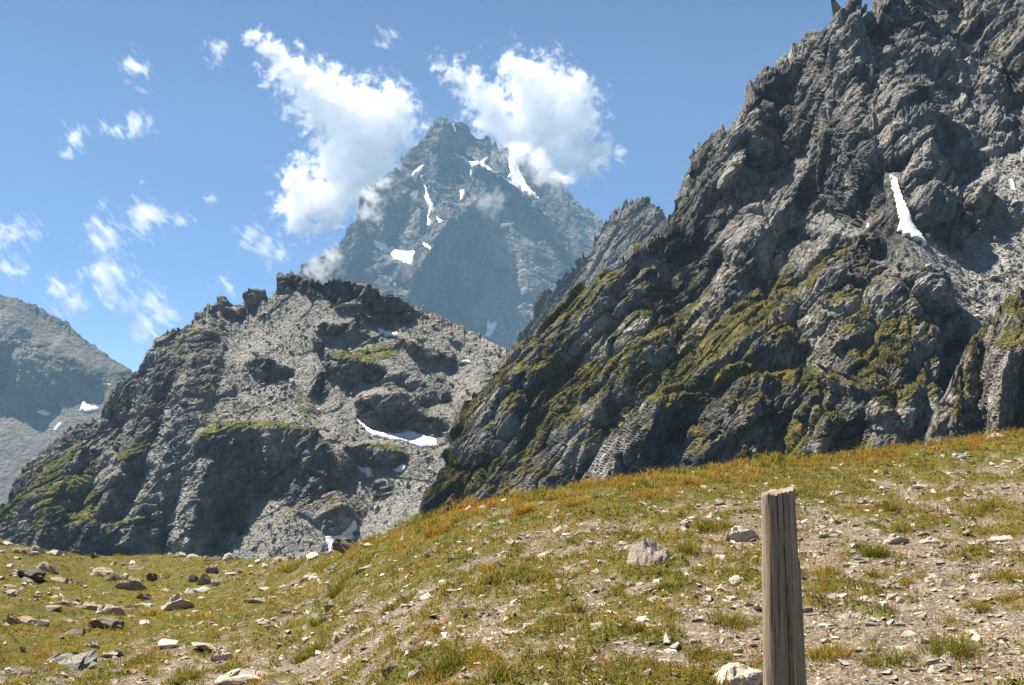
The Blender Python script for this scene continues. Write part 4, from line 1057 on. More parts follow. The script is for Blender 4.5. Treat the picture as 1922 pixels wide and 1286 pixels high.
# further loose stones, each its own object
MIDS = {m.name: [hull_mesh('stone', 400 + k * 7 + len(m.name), 13, 0.32 + 0.1 * (k % 3), mat=m, rough=0.8, sub=1) for k in range(4)] for m in (M_PALE, M_GREY, M_BROWN, M_DARK)}
LAND = [(1216, 1040, 'the pale angular block'), (645, 1020, 'the dark pointed boulder'), (95, 1215, 'the grey-green slab'), (739, 1245, 'the dark rough rock'), (878, 1148, 'the upright brown stone'),
        (1135, 1172, 'the striped slab'), (912, 1080, 'the long rock rib'), (1402, 1084, 'the slab behind the post'), (1627, 1126, 'the oval white stone right of the post'), (1460, 930, 'the top of the post'),
        (1881, 816, 'the pale skyline boulder'), (412, 1232, 'the rounded white stone'), (324, 1134, 'the striped slab at the hollow rim'), (190, 1164, 'the dark boulder in the hollow'), (60, 1070, 'the stacked slabs far left'),
        (350, 1042, 'the three flat skyline rocks'), (1244, 1120, 'the broad grey slab'), (812, 1034, 'the dark jagged rock'), (1756, 1016, 'the pinkish flat slab'), (1812, 1060, 'the broken slab'), (1385, 1008, 'the low rock left of the post'),
        (1472, 1280, 'the foot of the post'), (234, 1100, 'the tilted tan slab in the hollow'), (440, 1280, 'the long pale slab at the bottom'), (523, 1040, 'the brown skyline block'), (1700, 1245, 'the dark green tuft'), (1840, 960, 'the wide olive tuft'), (1080, 1000, 'the orange crest tuft')]
used_labels = set()
def where(px, py):
    c = sorted((math.hypot((px - a), (py - b) * 1.6), a, b, n) for a, b, n in LAND)
    for d, a, b, n in c[:5]:
        dx, dy = px - a, (py - b) * 1.6
        side = 'right of' if dx > 0 else 'left of'; vert = 'behind' if dy < 0 else 'in front of'
        if abs(dx) > 2.2 * abs(dy): w_ = side
        elif abs(dy) > 2.2 * abs(dx): w_ = vert
        else: w_ = ('behind and to the ' if dy < 0 else 'before and to the ') + side
        yield ('just ' if d < 60 else '' if d < 130 else 'well ') + w_ + ' ' + n
nst = 0; rr_ = np.random.default_rng(21)
while nst < 155:
    px = rr_.uniform(10, 1915) if nst > 65 else rr_.uniform(5, 560); yc = np.interp(px, _cr[:, 0], _cr[:, 2])
    y = math.exp(rr_.uniform(math.log(4.6), math.log(yc))) if nst > 65 else rr_.uniform(12, 25)
    x = (px - W / 2) / FPX * y
    vg = float(veg(x, y))
    if nst > 65 and vg > 0.6 and rr_.random() < 0.85: continue
    wpx = rr_.uniform(13, 26) if rr_.random() < 0.8 else rr_.uniform(24, 38)
    s_ = wpx / FPX * y * 0.5
    if any((x - a) ** 2 + (y - b) ** 2 < (c + s_) ** 2 * 1.2 for a, b, c in occupied): continue
    q = rr_.random()
    m, tone = ((M_PALE, 'pale') if q < 0.55 else (M_GREY, 'grey') if q < 0.78 else (M_BROWN, 'brown') if q < 0.93 else (M_DARK, 'dark'))
    k = int(rr_.integers(0, 4))
    o = bpy.data.objects.new('stone', MIDS[m.name][k]); COL.objects.link(o)
    o.location = (x, y, float(zg(x, y)) + s_ * 0.04)
    o.scale = (s_, s_ * rr_.uniform(0.55, 0.9), s_ * rr_.uniform(0.5, 1.1))
    a_ = rr_.uniform(-3.1, 3.1); e_ = rr_.uniform(0.0, 0.28)
    o.rotation_euler = (e_ * cos(a_), -e_ * sin(a_), a_)
    size = 'small' if wpx < 19 else 'medium' if wpx < 25 else 'larger'
    pyy = float(kpy((float(zg(x, y))) / y))
    for w_ in where(px, pyy):
        lab = f"{size} {tone} stone {w_}"
        if lab not in used_labels and len(lab.split()) <= 16: break
    used_labels.add(lab)
    tag(o, lab, 'stone', 'loose stones on the meadow')
    occupied.append((x, y, s_)); nst += 1

# gravel: tens of thousands of chips nobody could count
def chips(name, n, xs, ys, zs, size, mat, seed, flat=(0.25, 0.6), variants=10, npt=8):
    r = np.random.default_rng(seed)
    V = []; Fc = []; R = []
    base = 0
    which = r.integers(0, variants, n)
    for k in range(variants):
        me = hull_mesh('tmp', seed * 50 + k, npt, 0.5)
        co = np.array([v_.co for v_ in me.vertices]); fc = np.array([list(p.vertices)[:3] for p in me.polygons if len(p.vertices) == 3])
        bpy.data.meshes.remove(me)
        I = np.where(which == k)[0]
        if len(I) == 0: continue
        m = len(I)
        sc_ = size[I][:, None] * np.stack([np.ones(m), r.uniform(0.5, 0.95, m), r.uniform(*flat, m) / 0.42], 1)
        a = r.uniform(0, 6.28, m); t1 = r.normal(0, 0.28, m); t2 = r.normal(0, 0.28, m)
        p = co[None] * sc_[:, None, :]
        # tilt then turn
        y1 = p[..., 1] * np.cos(t1)[:, None] - p[..., 2] * np.sin(t1)[:, None]; z1 = p[..., 1] * np.sin(t1)[:, None] + p[..., 2] * np.cos(t1)[:, None]
        x2 = p[..., 0] * np.cos(t2)[:, None] + z1 * np.sin(t2)[:, None]; z2 = -p[..., 0] * np.sin(t2)[:, None] + z1 * np.cos(t2)[:, None]
        x3 = x2 * np.cos(a)[:, None] - y1 * np.sin(a)[:, None]; y3 = x2 * np.sin(a)[:, None] + y1 * np.cos(a)[:, None]
        q = np.stack([x3 + xs[I][:, None], y3 + ys[I][:, None], z2 + zs[I][:, None]], -1)
        nv = co.shape[0]
        V.append(q.reshape(-1, 3)); Fc.append((fc[None] + (np.arange(m) * nv)[:, None, None] + base).reshape(-1, 3))
        R.append(np.repeat(r.random(m), nv)); base += m * nv
    return mesh_np(name, np.concatenate(V), np.concatenate(Fc), mat, dict(rnd=np.concatenate(R)), smooth=False)
def scatter(n, seed, ymin=3.4, pmin=-260, pmax=2220, yfac=1.03):
    n = int(n * 1.16)
    r = np.random.default_rng(seed)
    px = r.uniform(pmin, pmax, n); yc = np.interp(px, _cr[:, 0], _cr[:, 2]) * yfac
    y = np.exp(r.uniform(0, 1, n) * np.log(yc / ymin)) * ymin
    x = (px - W / 2) / FPX * y
    return x, y, px, yc, r
x, y, px, yc, r = scatter(44000, 31)
vg = veg(x, y); keep = r.random(len(x)) < sstep(0.75, 0.42, vg) * 0.8 + 0.2
keep &= ~((px < 560) & (y > 11) & (r.random(len(x)) < 0.6))
x, y = x[keep], y[keep]
s_ = (0.0065 + 0.0095 * r.pareto(2.0, len(x))).clip(0, 0.055) * (0.55 + 0.075 * y)
gv = chips('gravel', len(x), x, y, zg(x, y) + s_ * 0.06, s_, M_GRAVEL, 33)
tag(gv, 'loose gravel and small flakes of stone scattered over the slope', kind='stuff')

# smaller blocks lying thickly in the grass of the left hollow
r = np.random.default_rng(36); n_ = 1250
px = r.uniform(-400, 640, n_); y = r.uniform(10.5, 27, n_); x = (px - W / 2) / FPX * y
k_ = fbm(x / 2.2, y / 2.2, x * 0 + 3, 2, 37) > -0.12; x, y = x[k_], y[k_]
s_ = (0.025 + 0.035 * r.pareto(2.0, len(x))).clip(0, 0.16)
o = chips('hollow_stones', len(x), x, y, zg(x, y) + s_ * 0.1, s_, M_GRAVEL, 38, flat=(0.3, 0.75), npt=11)
tag(o, 'many half-buried pale stones in the grass of the left hollow', kind='stuff')

# ------------------------------------------------------------------ grass
def grass_material(name='grass_blade'):
    t = NT(name)
    tone = t.attr('tone'); hh = t.attr('hh')
    r = t.n('ShaderNodeValToRGB'); t.set(r.inputs[0], tone)
    e = r.color_ramp.elements
    e[0].position = 0.0; e[0].color = (0.045, 0.085, 0.012, 1); e[1].position = 1.0; e[1].color = (0.36, 0.13, 0.035, 1)
    for p_, c_ in ((0.3, (0.125, 0.14, 0.022, 1)), (0.55, (0.28, 0.23, 0.05, 1)), (0.78, (0.38, 0.24, 0.07, 1))):
        x_ = e.new(p_); x_.color = c_
    col = t.mix(t.rng(hh, 0.0, 1.0, 0.0, 0.4), t.mix(t.rng(hh, 0.0, 0.5), t.mix(1.0, r.outputs[0], (0.72, 0.7, 0.62), 'MULTIPLY'), r.outputs[0]), (0.40, 0.26, 0.09))  # blade bases darkened: shade low in the tufts is put into the colour
    d = t.n('ShaderNodeBsdfDiffuse'); t.set(d.inputs[0], col)
    tr = t.n('ShaderNodeBsdfTranslucent'); t.set(tr.inputs[0], t.mix(1.0, col, (1.2, 1.25, 0.8), 'MULTIPLY'))
    mx = t.n('ShaderNodeMixShader'); t.set(mx.inputs[0], 0.5)
    t.t.links.new(d.outputs[0], mx.inputs[1]); t.t.links.new(tr.outputs[0], mx.inputs[2])
    return t.done(mx.outputs[0])
M_GRASS = grass_material()
def blades(name, tx, ty, trad, th, ttone, nb, seed, wid=0.0016, lean=0.5):
    """tx,ty: tuft centres; nb blades in each"""
    r = np.random.default_rng(seed)
    n = len(tx)
    idx = np.repeat(np.arange(n), nb)
    m = len(idx)
    a = r.uniform(0, 6.28, m); d = np.sqrt(r.random(m)) * trad[idx]
    bx = tx[idx] + np.cos(a) * d; by = ty[idx] + np.sin(a) * d
    bz = zg(bx, by) - 0.006
    L = th[idx] * r.uniform(0.45, 1.1, m)
    a2 = a + r.normal(0, 0.9, m); ln = (0.15 + lean * d / (trad[idx] + 1e-6) + np.abs(r.normal(0, 0.2, m))) 
    dx, dy = np.cos(a2) * ln, np.sin(a2) * ln
    a3 = r.uniform(0, 6.28, m); w = wid * r.uniform(0.7, 1.4, m) * (0.6 + 0.10 * by)
    wx, wy = np.cos(a3) * w, np.sin(a3) * w
    mx, my, mz = bx + dx * L * 0.4, by + dy * L * 0.4, bz + L * 0.62
    ex, ey, ez = bx + dx * L * 1.0, by + dy * L * 1.0, bz + L * (1.0 - 0.25 * np.minimum(ln, 1.5))
    V = np.stack([np.stack([bx - wx, by - wy, bz], -1), np.stack([bx + wx, by + wy, bz], -1), np.stack([mx - wx * .8, my - wy * .8, mz], -1), np.stack([mx + wx * .8, my + wy * .8, mz], -1), np.stack([ex, ey, ez], -1)], 1)
    k = np.arange(m)[:, None] * 5
    Fc = np.concatenate([k + np.array([[0, 1, 3]]), k + np.array([[0, 3, 2]]), k + np.array([[2, 3, 4]])], 0)
    tone = np.clip(ttone[idx] + r.normal(0, 0.13, m), 0, 1)
    return mesh_np(name, V.reshape(-1, 3), Fc, M_GRASS, dict(tone=np.repeat(tone, 5), hh=np.tile([0, 0, .5, .5, 1], m)), smooth=False)
def tone_at(x, y, px, yc, r):
    n = fbm(x / 0.8, y / 0.8, x * 0 + 21.0, 3, 401)
    tt = 0.43 + 0.9 * n
    crest_ = sstep(0.80, 0.97, y / yc) * sstep(600, 760, px)
    tt = tt + 0.16 * sstep(640, 480, px) * sstep(10, 14, y)
    return np.clip(tt + (0.26 + 0.3 * fbm(x / 0.5, y / 0.5, x * 0 + 5.0, 2, 405)) * crest_ + r.normal(0, 0.06, len(x)), 0.02, 1)
x, y, px, yc, r = scatter(20000, 41, yfac=1.05)
vg = veg(x, y); keep = r.random(len(x)) < sstep(0.42, 0.72, vg)
x, y, px, yc = x[keep], y[keep], px[keep], yc[keep]
cr_ = sstep(0.82, 0.97, y / yc) * sstep(600, 760, px)
th = (0.022 + 0.045 * r.random(len(x)) ** 1.8 + 0.13 * cr_ * np.clip(0.35 + 1.6 * fbm(x / 0.45, y / 0.6, x * 0 + 8, 3, 444), 0.1, 1.2)) * (1 + 0.02 * y)
o = blades('grass', x, y, 0.03 + 0.05 * r.random(len(x)), th, tone_at(x, y, px, yc, r), 14, 43, wid=0.0019)
tag(o, 'short alpine grass, green to straw yellow, with orange-brown tips near the crest', kind='stuff')
# thin dry stalks with seed heads
x, y, px, yc, r = scatter(6500, 51, yfac=1.03)
keep = veg(x, y) > 0.38
x, y, px, yc = x[keep], y[keep], px[keep], yc[keep]
o = blades('dry_stalks', x, y, np.full(len(x), 0.03), 0.05 + 0.11 * r.random(len(x)), np.clip(r.normal(0.92, 0.1, len(x)), 0, 1), 3, 53, wid=0.0013, lean=0.15)
tag(o, 'thin dry reddish stalks standing above the grass', kind='stuff')
# low cushions of leaves
x, y, px, yc, r = scatter(27000, 61)
vg = veg(x, y); keep = r.random(len(x)) < 0.22 + 0.78 * sstep(0.32, 0.6, vg)
x, y, px, yc = x[keep], y[keep], px[keep], yc[keep]
o = blades('ground_plants', x, y, np.full(len(x), 0.035), 0.012 + 0.018 * r.random(len(x)), np.clip(tone_at(x, y, px, yc, r) - 0.12, 0, 1), 3, 63, wid=0.0055, lean=1.6)
tag(o, 'low creeping leaves and moss between the stones', kind='stuff')

# single tufts that stand out
TUFTS = [(815, 1005, 60, 34, .85, 'tall orange-brown grass tuft on the skyline left of the middle'), (975, 968, 40, 28, .8, 'orange-brown grass tuft on the skyline above the middle of the slope'),
 (1300, 912, 44, 30, .7, 'brown-green grass tuft on the skyline left of the post top'), (1230, 935, 60, 34, .8, 'broad orange tuft just below the skyline left of the post'), (1080, 950, 40, 24, .75, 'orange tuft on the slope crest above the pale block'),
 (1190, 1012, 60, 30, .35, 'green tuft just above the pale angular block'), (1285, 1040, 50, 34, .3, 'green tuft right behind the pale angular block'), (1380, 1182, 110, 44, .4, 'big yellow-green tuft at the left side of the post'),
 (1350, 990, 60, 34, .4, 'yellow-green tuft left of the low rock'), (1670, 960, 50, 34, .15, 'fresh green tuft right of the post, high on the slope'), (1690, 1000, 70, 30, .35, 'mixed green tuft above the pale grey slab'),
 (1640, 1045, 56, 44, .2, 'bright green tuft at the near side of the pale grey slab'), (1840, 962, 110, 40, .45, 'wide olive tuft towards the right edge'), (1545, 1084, 66, 32, .5, 'brownish tuft at the right side of the post'),
 (1550, 1112, 50, 22, .4, 'yellow-green tuft on the gravel right of the post'), (1700, 1098, 30, 16, .5, 'small round tuft alone on the right gravel'), (1890, 1090, 80, 34, .5, 'straw-coloured tuft at the right edge'),
 (1845, 1150, 44, 28, .45, 'olive tuft at the lower right'), (1670, 1258, 100, 50, .3, 'dark green tuft at the bottom right of the post'), (1800, 1235, 110, 60, .35, 'large spreading tuft at the bottom right'),
 (1560, 1240, 80, 50, .6, 'brown tuft at the foot of the post on its right'), (1900, 1130, 50, 26, .5, 'small straw tuft by the right edge'), (745, 1140, 60, 26, .1, 'dark green tuft on gravel left of the middle'),
 (625, 1125, 36, 26, .25, 'green tuft left of the gravel strip'), (590, 1082, 60, 30, .4, 'tall yellow-green tuft below the skyline left'), (640, 1100, 80, 36, .35, 'broad green tuft behind the gravel strip'),
 (605, 1170, 40, 22, .15, 'low dark green tuft at the left of the slope'), (140, 1250, 30, 34, .2, 'green tuft at the right end of the large grey-green slab'), (250, 1250, 70, 26, .2, 'dark green tuft at the bottom left'),
 (350, 1280, 90, 30, .35, 'grass tuft near the long pale slab at the bottom left'), (830, 1270, 90, 60, .35, 'bright tuft right of the flat grey stone at the bottom'), (940, 1275, 70, 40, .3, 'green tuft at the bottom left of the middle'),
 (1075, 1150, 50, 34, .3, 'upright green tuft left of the tilted flake'), (930, 1100, 110, 34, .4, 'yellow-green tuft in front of the long rock rib'), (1010, 1085, 90, 28, .4, 'low wide tuft right of the long rock rib'),
 (535, 1072, 60, 26, .5, 'straw tuft under the brown skyline block'), (285, 1155, 60, 20, .65, 'orange-yellow grass at the right rim of the hollow'), (375, 1165, 60, 20, .6, 'overhanging turf lip left of the middle'),
 (1195, 1185, 40, 22, .3, 'small green tuft right of the striped slab'), (1240, 1105, 50, 20, .4, 'low tuft behind the flat grey slabs'), (580, 1235, 60, 34, .35, 'green tuft in the lower left of the slope'), (1330, 1240, 70, 30, .5, 'straw tuft above the big pale rock at the bottom')]
for i, (px_, py_, w_, h_, tn, lab) in enumerate(TUFTS):
    x_, y_ = hit(px_, py_)
    rad = w_ / FPX * y_ * 0.42; hh_ = h_ / FPX * y_
    n_ = 9
    ax = x_ + np.random.default_rng(i).normal(0, rad * 0.55, n_); ay = y_ + rad * 0.5 + np.random.default_rng(i + 50).normal(0, rad * 0.5, n_)
    o = blades('grass_tuft', ax, ay, rad * np.random.default_rng(i + 90).uniform(0.25, 0.8, n_), hh_ * np.random.default_rng(i + 95).uniform(0.4, 0.95, n_), np.clip(tn + np.random.default_rng(i + 99).normal(0, 0.1, n_), 0, 1), 45, 500 + i, wid=0.0015, lean=0.9)
    tag(o, lab, 'grass tuft', 'grass tufts on the slope')

# small flowers
def flower_mat(name, c):
    t = NT(name); return t.done(t.bsdf(c, 0.7))
fl = dict(yellow=flower_mat('yellow_petal', (0.85, 0.42, 0.01)), purple=flower_mat('purple_petal', (0.30, 0.16, 0.42)), red=flower_mat('red_petal', (0.5, 0.06, 0.03)))
def flowers(name, n, seed, mat, size, lab, hgt, pts=None, spread=0.25):
    r = np.random.default_rng(seed)
    cx, cy, _, _, _ = scatter(n, seed, yfac=0.99); cx, cy = cx[:n], cy[:n]
    if pts is not None:
        hp = [hit(*p) for p in pts]
        k = np.arange(n) % len(hp); cx = np.array([hp[i][0] for i in k]) + r.normal(0, spread, n) * 0.35; cy = np.array([hp[i][1] for i in k]) + r.normal(0, spread, n)
    h = hgt * r.uniform(0.5, 1.1, n); cz = zg(cx, cy) + h
    s = size * r.uniform(0.7, 1.3, n) * (0.5 + 0.07 * cy)
    V = []; k = 5
    ring = np.arange(k) / k * 6.283
    tx, ty = r.normal(0, 0.35, n), r.normal(-0.3, 0.35, n)
    pts_ = [np.stack([cx, cy, cz], -1)]
    for q in ring:
        dx, dy = np.cos(q) * s, np.sin(q) * s
        pts_.append(np.stack([cx + dx, cy + dy, cz + dx * tx + dy * ty + s * 0.35], -1))
    V = np.stack(pts_, 1).reshape(-1, 3)
    b = np.arange(n)[:, None] * (k + 1)
    Fc = np.concatenate([b + np.array([[0, 1 + i, 1 + (i + 1) % k]]) for i in range(k)], 0)
    o = mesh_np(name, V, Fc, mat, smooth=False)
    tag(o, lab, kind='stuff')
flowers('yellow_flowers', 34, 71, fl['yellow'], 0.007, 'scattered small yellow flowers in the grass', 0.06)
flowers('purple_flowers', 260, 72, fl['purple'], 0.0045, 'small purple flowers scattered between the stones', 0.03, pts=[(1175, 1165), (1140, 1180), (910, 1110), (1720, 950), (1880, 1035), (1500, 930), (600, 1120), (420, 1170), (1770, 970), (1245, 1240), (700, 1180), (1260, 970)], spread=0.3)
flowers('red_leaves', 420, 73, fl['red'], 0.005, 'patches of small red leaves low on the ground', 0.015, pts=[(300, 1220), (500, 1215), (1095, 1225), (1085, 972), (1370, 1035), (800, 1200), (1765, 965), (1290, 975)], spread=0.16)

# ------------------------------------------------------------------ the wooden post
def wood_material():
    t = NT('weathered_wood'); P = t.obj()
    Q = t.mapping(P, (1, 1, 0.045))
    n1 = t.noise(Q, 55, 6, 0.7); n2 = t.noise(Q, 190, 4, 0.75); n3 = t.noise(P, 9, 4, 0.6)
    col = t.mix(t.rng(n1, 0.35, 0.65), (0.22, 0.162, 0.10), (0.47, 0.37, 0.25))
    col = t.mix(t.rng(n2, 0.5, 0.72, 0, 0.8), col, (0.09, 0.064, 0.042))
    col = t.mix(t.rng(n3, 0.5, 0.72, 0, 0.55), col, (0.27, 0.245, 0.21))
    col = t.mix(t.attr('crack'), col, (0.02, 0.016, 0.012))
    col = t.mix(t.attr('cut'), col, t.mix(n3, (0.45, 0.36, 0.28), (0.30, 0.23, 0.17)))
    return t.done(t.bsdf(col, 0.85, t.bump(t.math('ADD', t.math('MULTIPLY', n1, 1.5), n2), 0.006, 0.9), 0.2))
Yp = 3.8
def at(px, py, Y):
    X, K = ray(px, py); return np.array([X * Y, Y, K * Y])
pt = at(1460, 922, Yp); pb = at(1472, 1286, Yp)
gz = float(zg(pb[0], Yp)) - 0.10
dirv = (pb - pt) / (pb[2] - pt[2])
ns, nz_ = 150, 150
th_ = np.linspace(0, 2 * np.pi, ns, endpoint=False)
zz = np.linspace(gz, pt[2], nz_)
A_, Z_ = np.meshgrid(th_, zz)
t_ = (pt[2] - Z_) / (pt[2] - pb[2])
halfw = (57 + 15 * t_) / FPX * Yp * 0.5
halfw = halfw * (1 + 0.012 * fbm(Z_ * 8, Z_ * 0, A_ * 0, 2, 5))
e_ = 3.2
ca, sa = np.cos(A_), np.sin(A_)
rad = (np.abs(ca) ** e_ + np.abs(sa * 1.0) ** e_) ** (-1 / e_)
crack = np.zeros_like(A_)
def crk(px_t, px_b, width, depth, z0=0.0, z1=9.0):
    """a drying crack down the front: where it starts and ends across the face (-1..1)"""
    global crack
    c = px_t + (px_b - px_t) * np.clip(t_, 0, 1.5) + 0.035 * fbm(Z_ * 6, Z_ * 0, Z_ * 0 + px_t * 9, 3, 8)
    d = np.abs(ca * rad - c) / (width * (0.5 + 0.8 * np.clip(t_, 0, 1)) if depth > .01 else width)
    k = np.clip(1 - d, 0, 1) * (sa < 0) * sstep(z0 - 0.02, z0 + 0.03, t_) * sstep(z1, z1 - 0.1, t_)
    crack = np.maximum(crack, k * min(1, depth / 0.008))
    return k * depth
dent = crk(0.10, 0.08, 0.028, 0.012) + crk(-0.28, -0.35, 0.028, 0.006, 0, 0.75) + crk(-0.02, 0.3, 0.025, 0.006, 0.25, 1.3) + crk(0.45, 0.5, 0.022, 0.004) + crk(-0.55, -0.6, 0.022, 0.004, 0.1, 1.2) + crk(0.7, 0.62, 0.02, 0.003, 0.3) + crk(-0.75, -0.7, 0.02, 0.003)
rt = halfw * rad - dent + 0.0016 * ridged(A_ * 14 / 2 * rad, Z_ * 1.2, A_ * 0, 3, 9) + 0.0007 * ridged(ca * 45, Z_ * 1.5, sa * 45, 2, 12)
nick = 0.005 * sstep(0.34, 0.36, t_) * (ca > 0.85)
px3 = pt[0] + dirv[0] * (Z_ - pt[2]) + ca * (rt + nick); py3 = Yp + sa * rt * 0.86
topw = np.clip((Z_ - (pt[2] - 0.035)) / 0.035, 0, 1)
Ztop = Z_ + topw * (0.010 * ca + 0.008 * facet(ca * 2.5, sa * 2.5, ca * 0, 3, 1.2)[0] + 0.006 * fbm(ca * 5, sa * 5, ca * 0, 3, 14)) 
Vp = np.stack([px3, py3, Ztop], -1)
caps = []
for q in (0.93, 0.8, 0.6, 0.4, 0.2, 0.02):
    c0 = Vp[-1].mean(0)
    ring = c0 + (Vp[-1] - c0) * q
    ring[:, 2] = Vp[-1, :, 2] * q + c0[2] * (1 - q) + 0.005 * (1 - q) + 0.004 * fbm(ring[:, 0] * 60, ring[:, 1] * 60, ring[:, 2] * 0, 3, 15) - 0.012 * np.exp(-((ring[:, 0] - c0[0] - 0.005) / 0.004) ** 2) * (ring[:, 1] < c0[1])
    caps.append(ring)
Vp = np.concatenate([Vp, np.array(caps)], 0)
cr2 = np.concatenate([crack, np.zeros((6, ns))]); cut = np.concatenate([np.zeros((nz_ - 1, ns)), np.full((1, ns), 0.6), np.ones((6, ns))])
f_ = grid_faces(Vp.shape[0], ns)
i_ = np.arange(Vp.shape[0] - 1) * ns
f_ = np.concatenate([f_, np.stack([i_ + ns - 1, i_, i_ + ns, i_ + 2 * ns - 1], -1)])
post = mesh_np('wooden_post', Vp.reshape(-1, 3), f_, wood_material(), dict(crack=np.clip(cr2 * 1.6, 0, 1), cut=cut))
tag(post, 'weathered grey-brown wooden post with long drying cracks, standing in the meadow', 'post')
# ================================================================== rubble on the mountain slopes
def rubble(R, n, size, seed, pred, mat, lab, lift=0.2):
    r = np.random.default_rng(seed)
    w = pred(R)
    # weight by the area of each cell so blocks lie evenly on the ground
    P = R.P[:R.nr]; a = np.linalg.norm(np.cross(np.gradient(P, axis=0), np.gradient(P, axis=1)), axis=-1)
    w = (w[:R.nr] * a).ravel(); c = np.cumsum(w); c /= c[-1]
    I = np.searchsorted(c, r.random(n))
    p = P.reshape(-1, 3)[I] + r.normal(0, 0.5, (n, 3)) * np.array([1, 1, 0])
    s = size * (0.45 + 0.5 * r.pareto(2.6, n)).clip(0, 4.5)
    o = chips('rubble', n, p[:, 0], p[:, 1], p[:, 2] + s * lift, s, mat, seed, flat=(0.4, 0.9), variants=8, npt=8)
    tag(o, lab, kind='stuff')
M_RUB = stone_material('rubble_stone', (0.2, 0.195, 0.18), (0.42, 0.40, 0.36), lichen=False, dark=(0.08, 0.078, 0.075))
rubble(D, 22000, 0.62, 81, lambda R: np.clip(R.scr, 0, 1) ** 1.3 * (0.4 + 0.6 * (R.nz > 0.4)) * (0.25 + np.clip(fbm(R.P[..., 0] / 28, R.P[..., 1] / 28, R.P[..., 2] / 28, 3, 88) * 2 + 0.5, 0, 1.5)), M_RUB, 'grey boulder rubble covering the slopes of the middle mountain')
rubble(E, 7500, 0.58, 82, lambda R: np.clip(R.scr, 0, 1) ** 1.5 * (0.35 + np.clip(fbm(R.P[..., 0] / 20, R.P[..., 1] / 20, R.P[..., 2] / 20, 3, 89) * 2 + 0.4, 0, 1.5)), M_RUB, 'grey rubble in the scree bowl of the right mountain')

# two crags standing on the ridge of the middle mountain
def crag(px, py, w, h, seed, lab, flat=0.8):
    p, n = D.at(px, py)
    s = w / FPX * p[1] * 0.5
    me = hull_mesh('crag', seed, 15, flat, mat=M_D, rough=1.3, sub=5)
    o = bpy.data.objects.new('crag', me); COL.objects.link(o)
    # the rock texture is measured in metres, so the size goes into the mesh
    hz = h / FPX * p[1] * 0.5 / flat / 0.8
    for v_ in me.vertices: v_.co = (v_.co[0] * s, v_.co[1] * s, v_.co[2] * hz)
    o.location = (p[0], p[1] + s * 0.2, K_at(px, py) * p[1])
    tag(o, lab, 'crag', 'crags on the ridge of the middle mountain')
def K_at(px, py): return float(ray(px, py)[1])
crag(476, 560, 52, 44, 5, 'smaller upright dark crag on the ridge of the middle mountain', 0.85)
crag(440, 578, 104, 58, 9, 'larger rounded dark crag just left of the smaller one on the ridge', 0.6)
crag(392, 582, 26, 18, 12, 'lowest small dark crag left of the larger one on the ridge', 0.6)

# ================================================================== haze
def haze_box():
    me = bpy.data.meshes.new('haze')
    x0, x1, y0, y1, z0, z1 = -5000, 5000, -120, 6000, -901, 1720
    v = [(x0, y0, z0), (x1, y0, z0), (x1, y1, z0), (x0, y1, z0), (x0, y0, z1), (x1, y0, z1), (x1, y1, z1), (x0, y1, z1)]
    me.from_pydata(v, [], [(3, 2, 1, 0), (4, 5, 6, 7), (0, 1, 5, 4), (1, 2, 6, 5), (2, 3, 7, 6), (3, 0, 4, 7)])
    t = NT('haze_air')
    n = t.n('ShaderNodeVolumePrincipled')
    t.set(n.inputs['Color'], (0.44, 0.73, 1.0)); t.set(n.inputs['Density'], 0.52e-4); t.set(n.inputs['Anisotropy'], 0.0)
    me.materials.append(t.done(n.outputs[0], True))
    o = bpy.data.objects.new('haze', me); COL.objects.link(o)
    tag(o, kind='stuff')
haze_box()

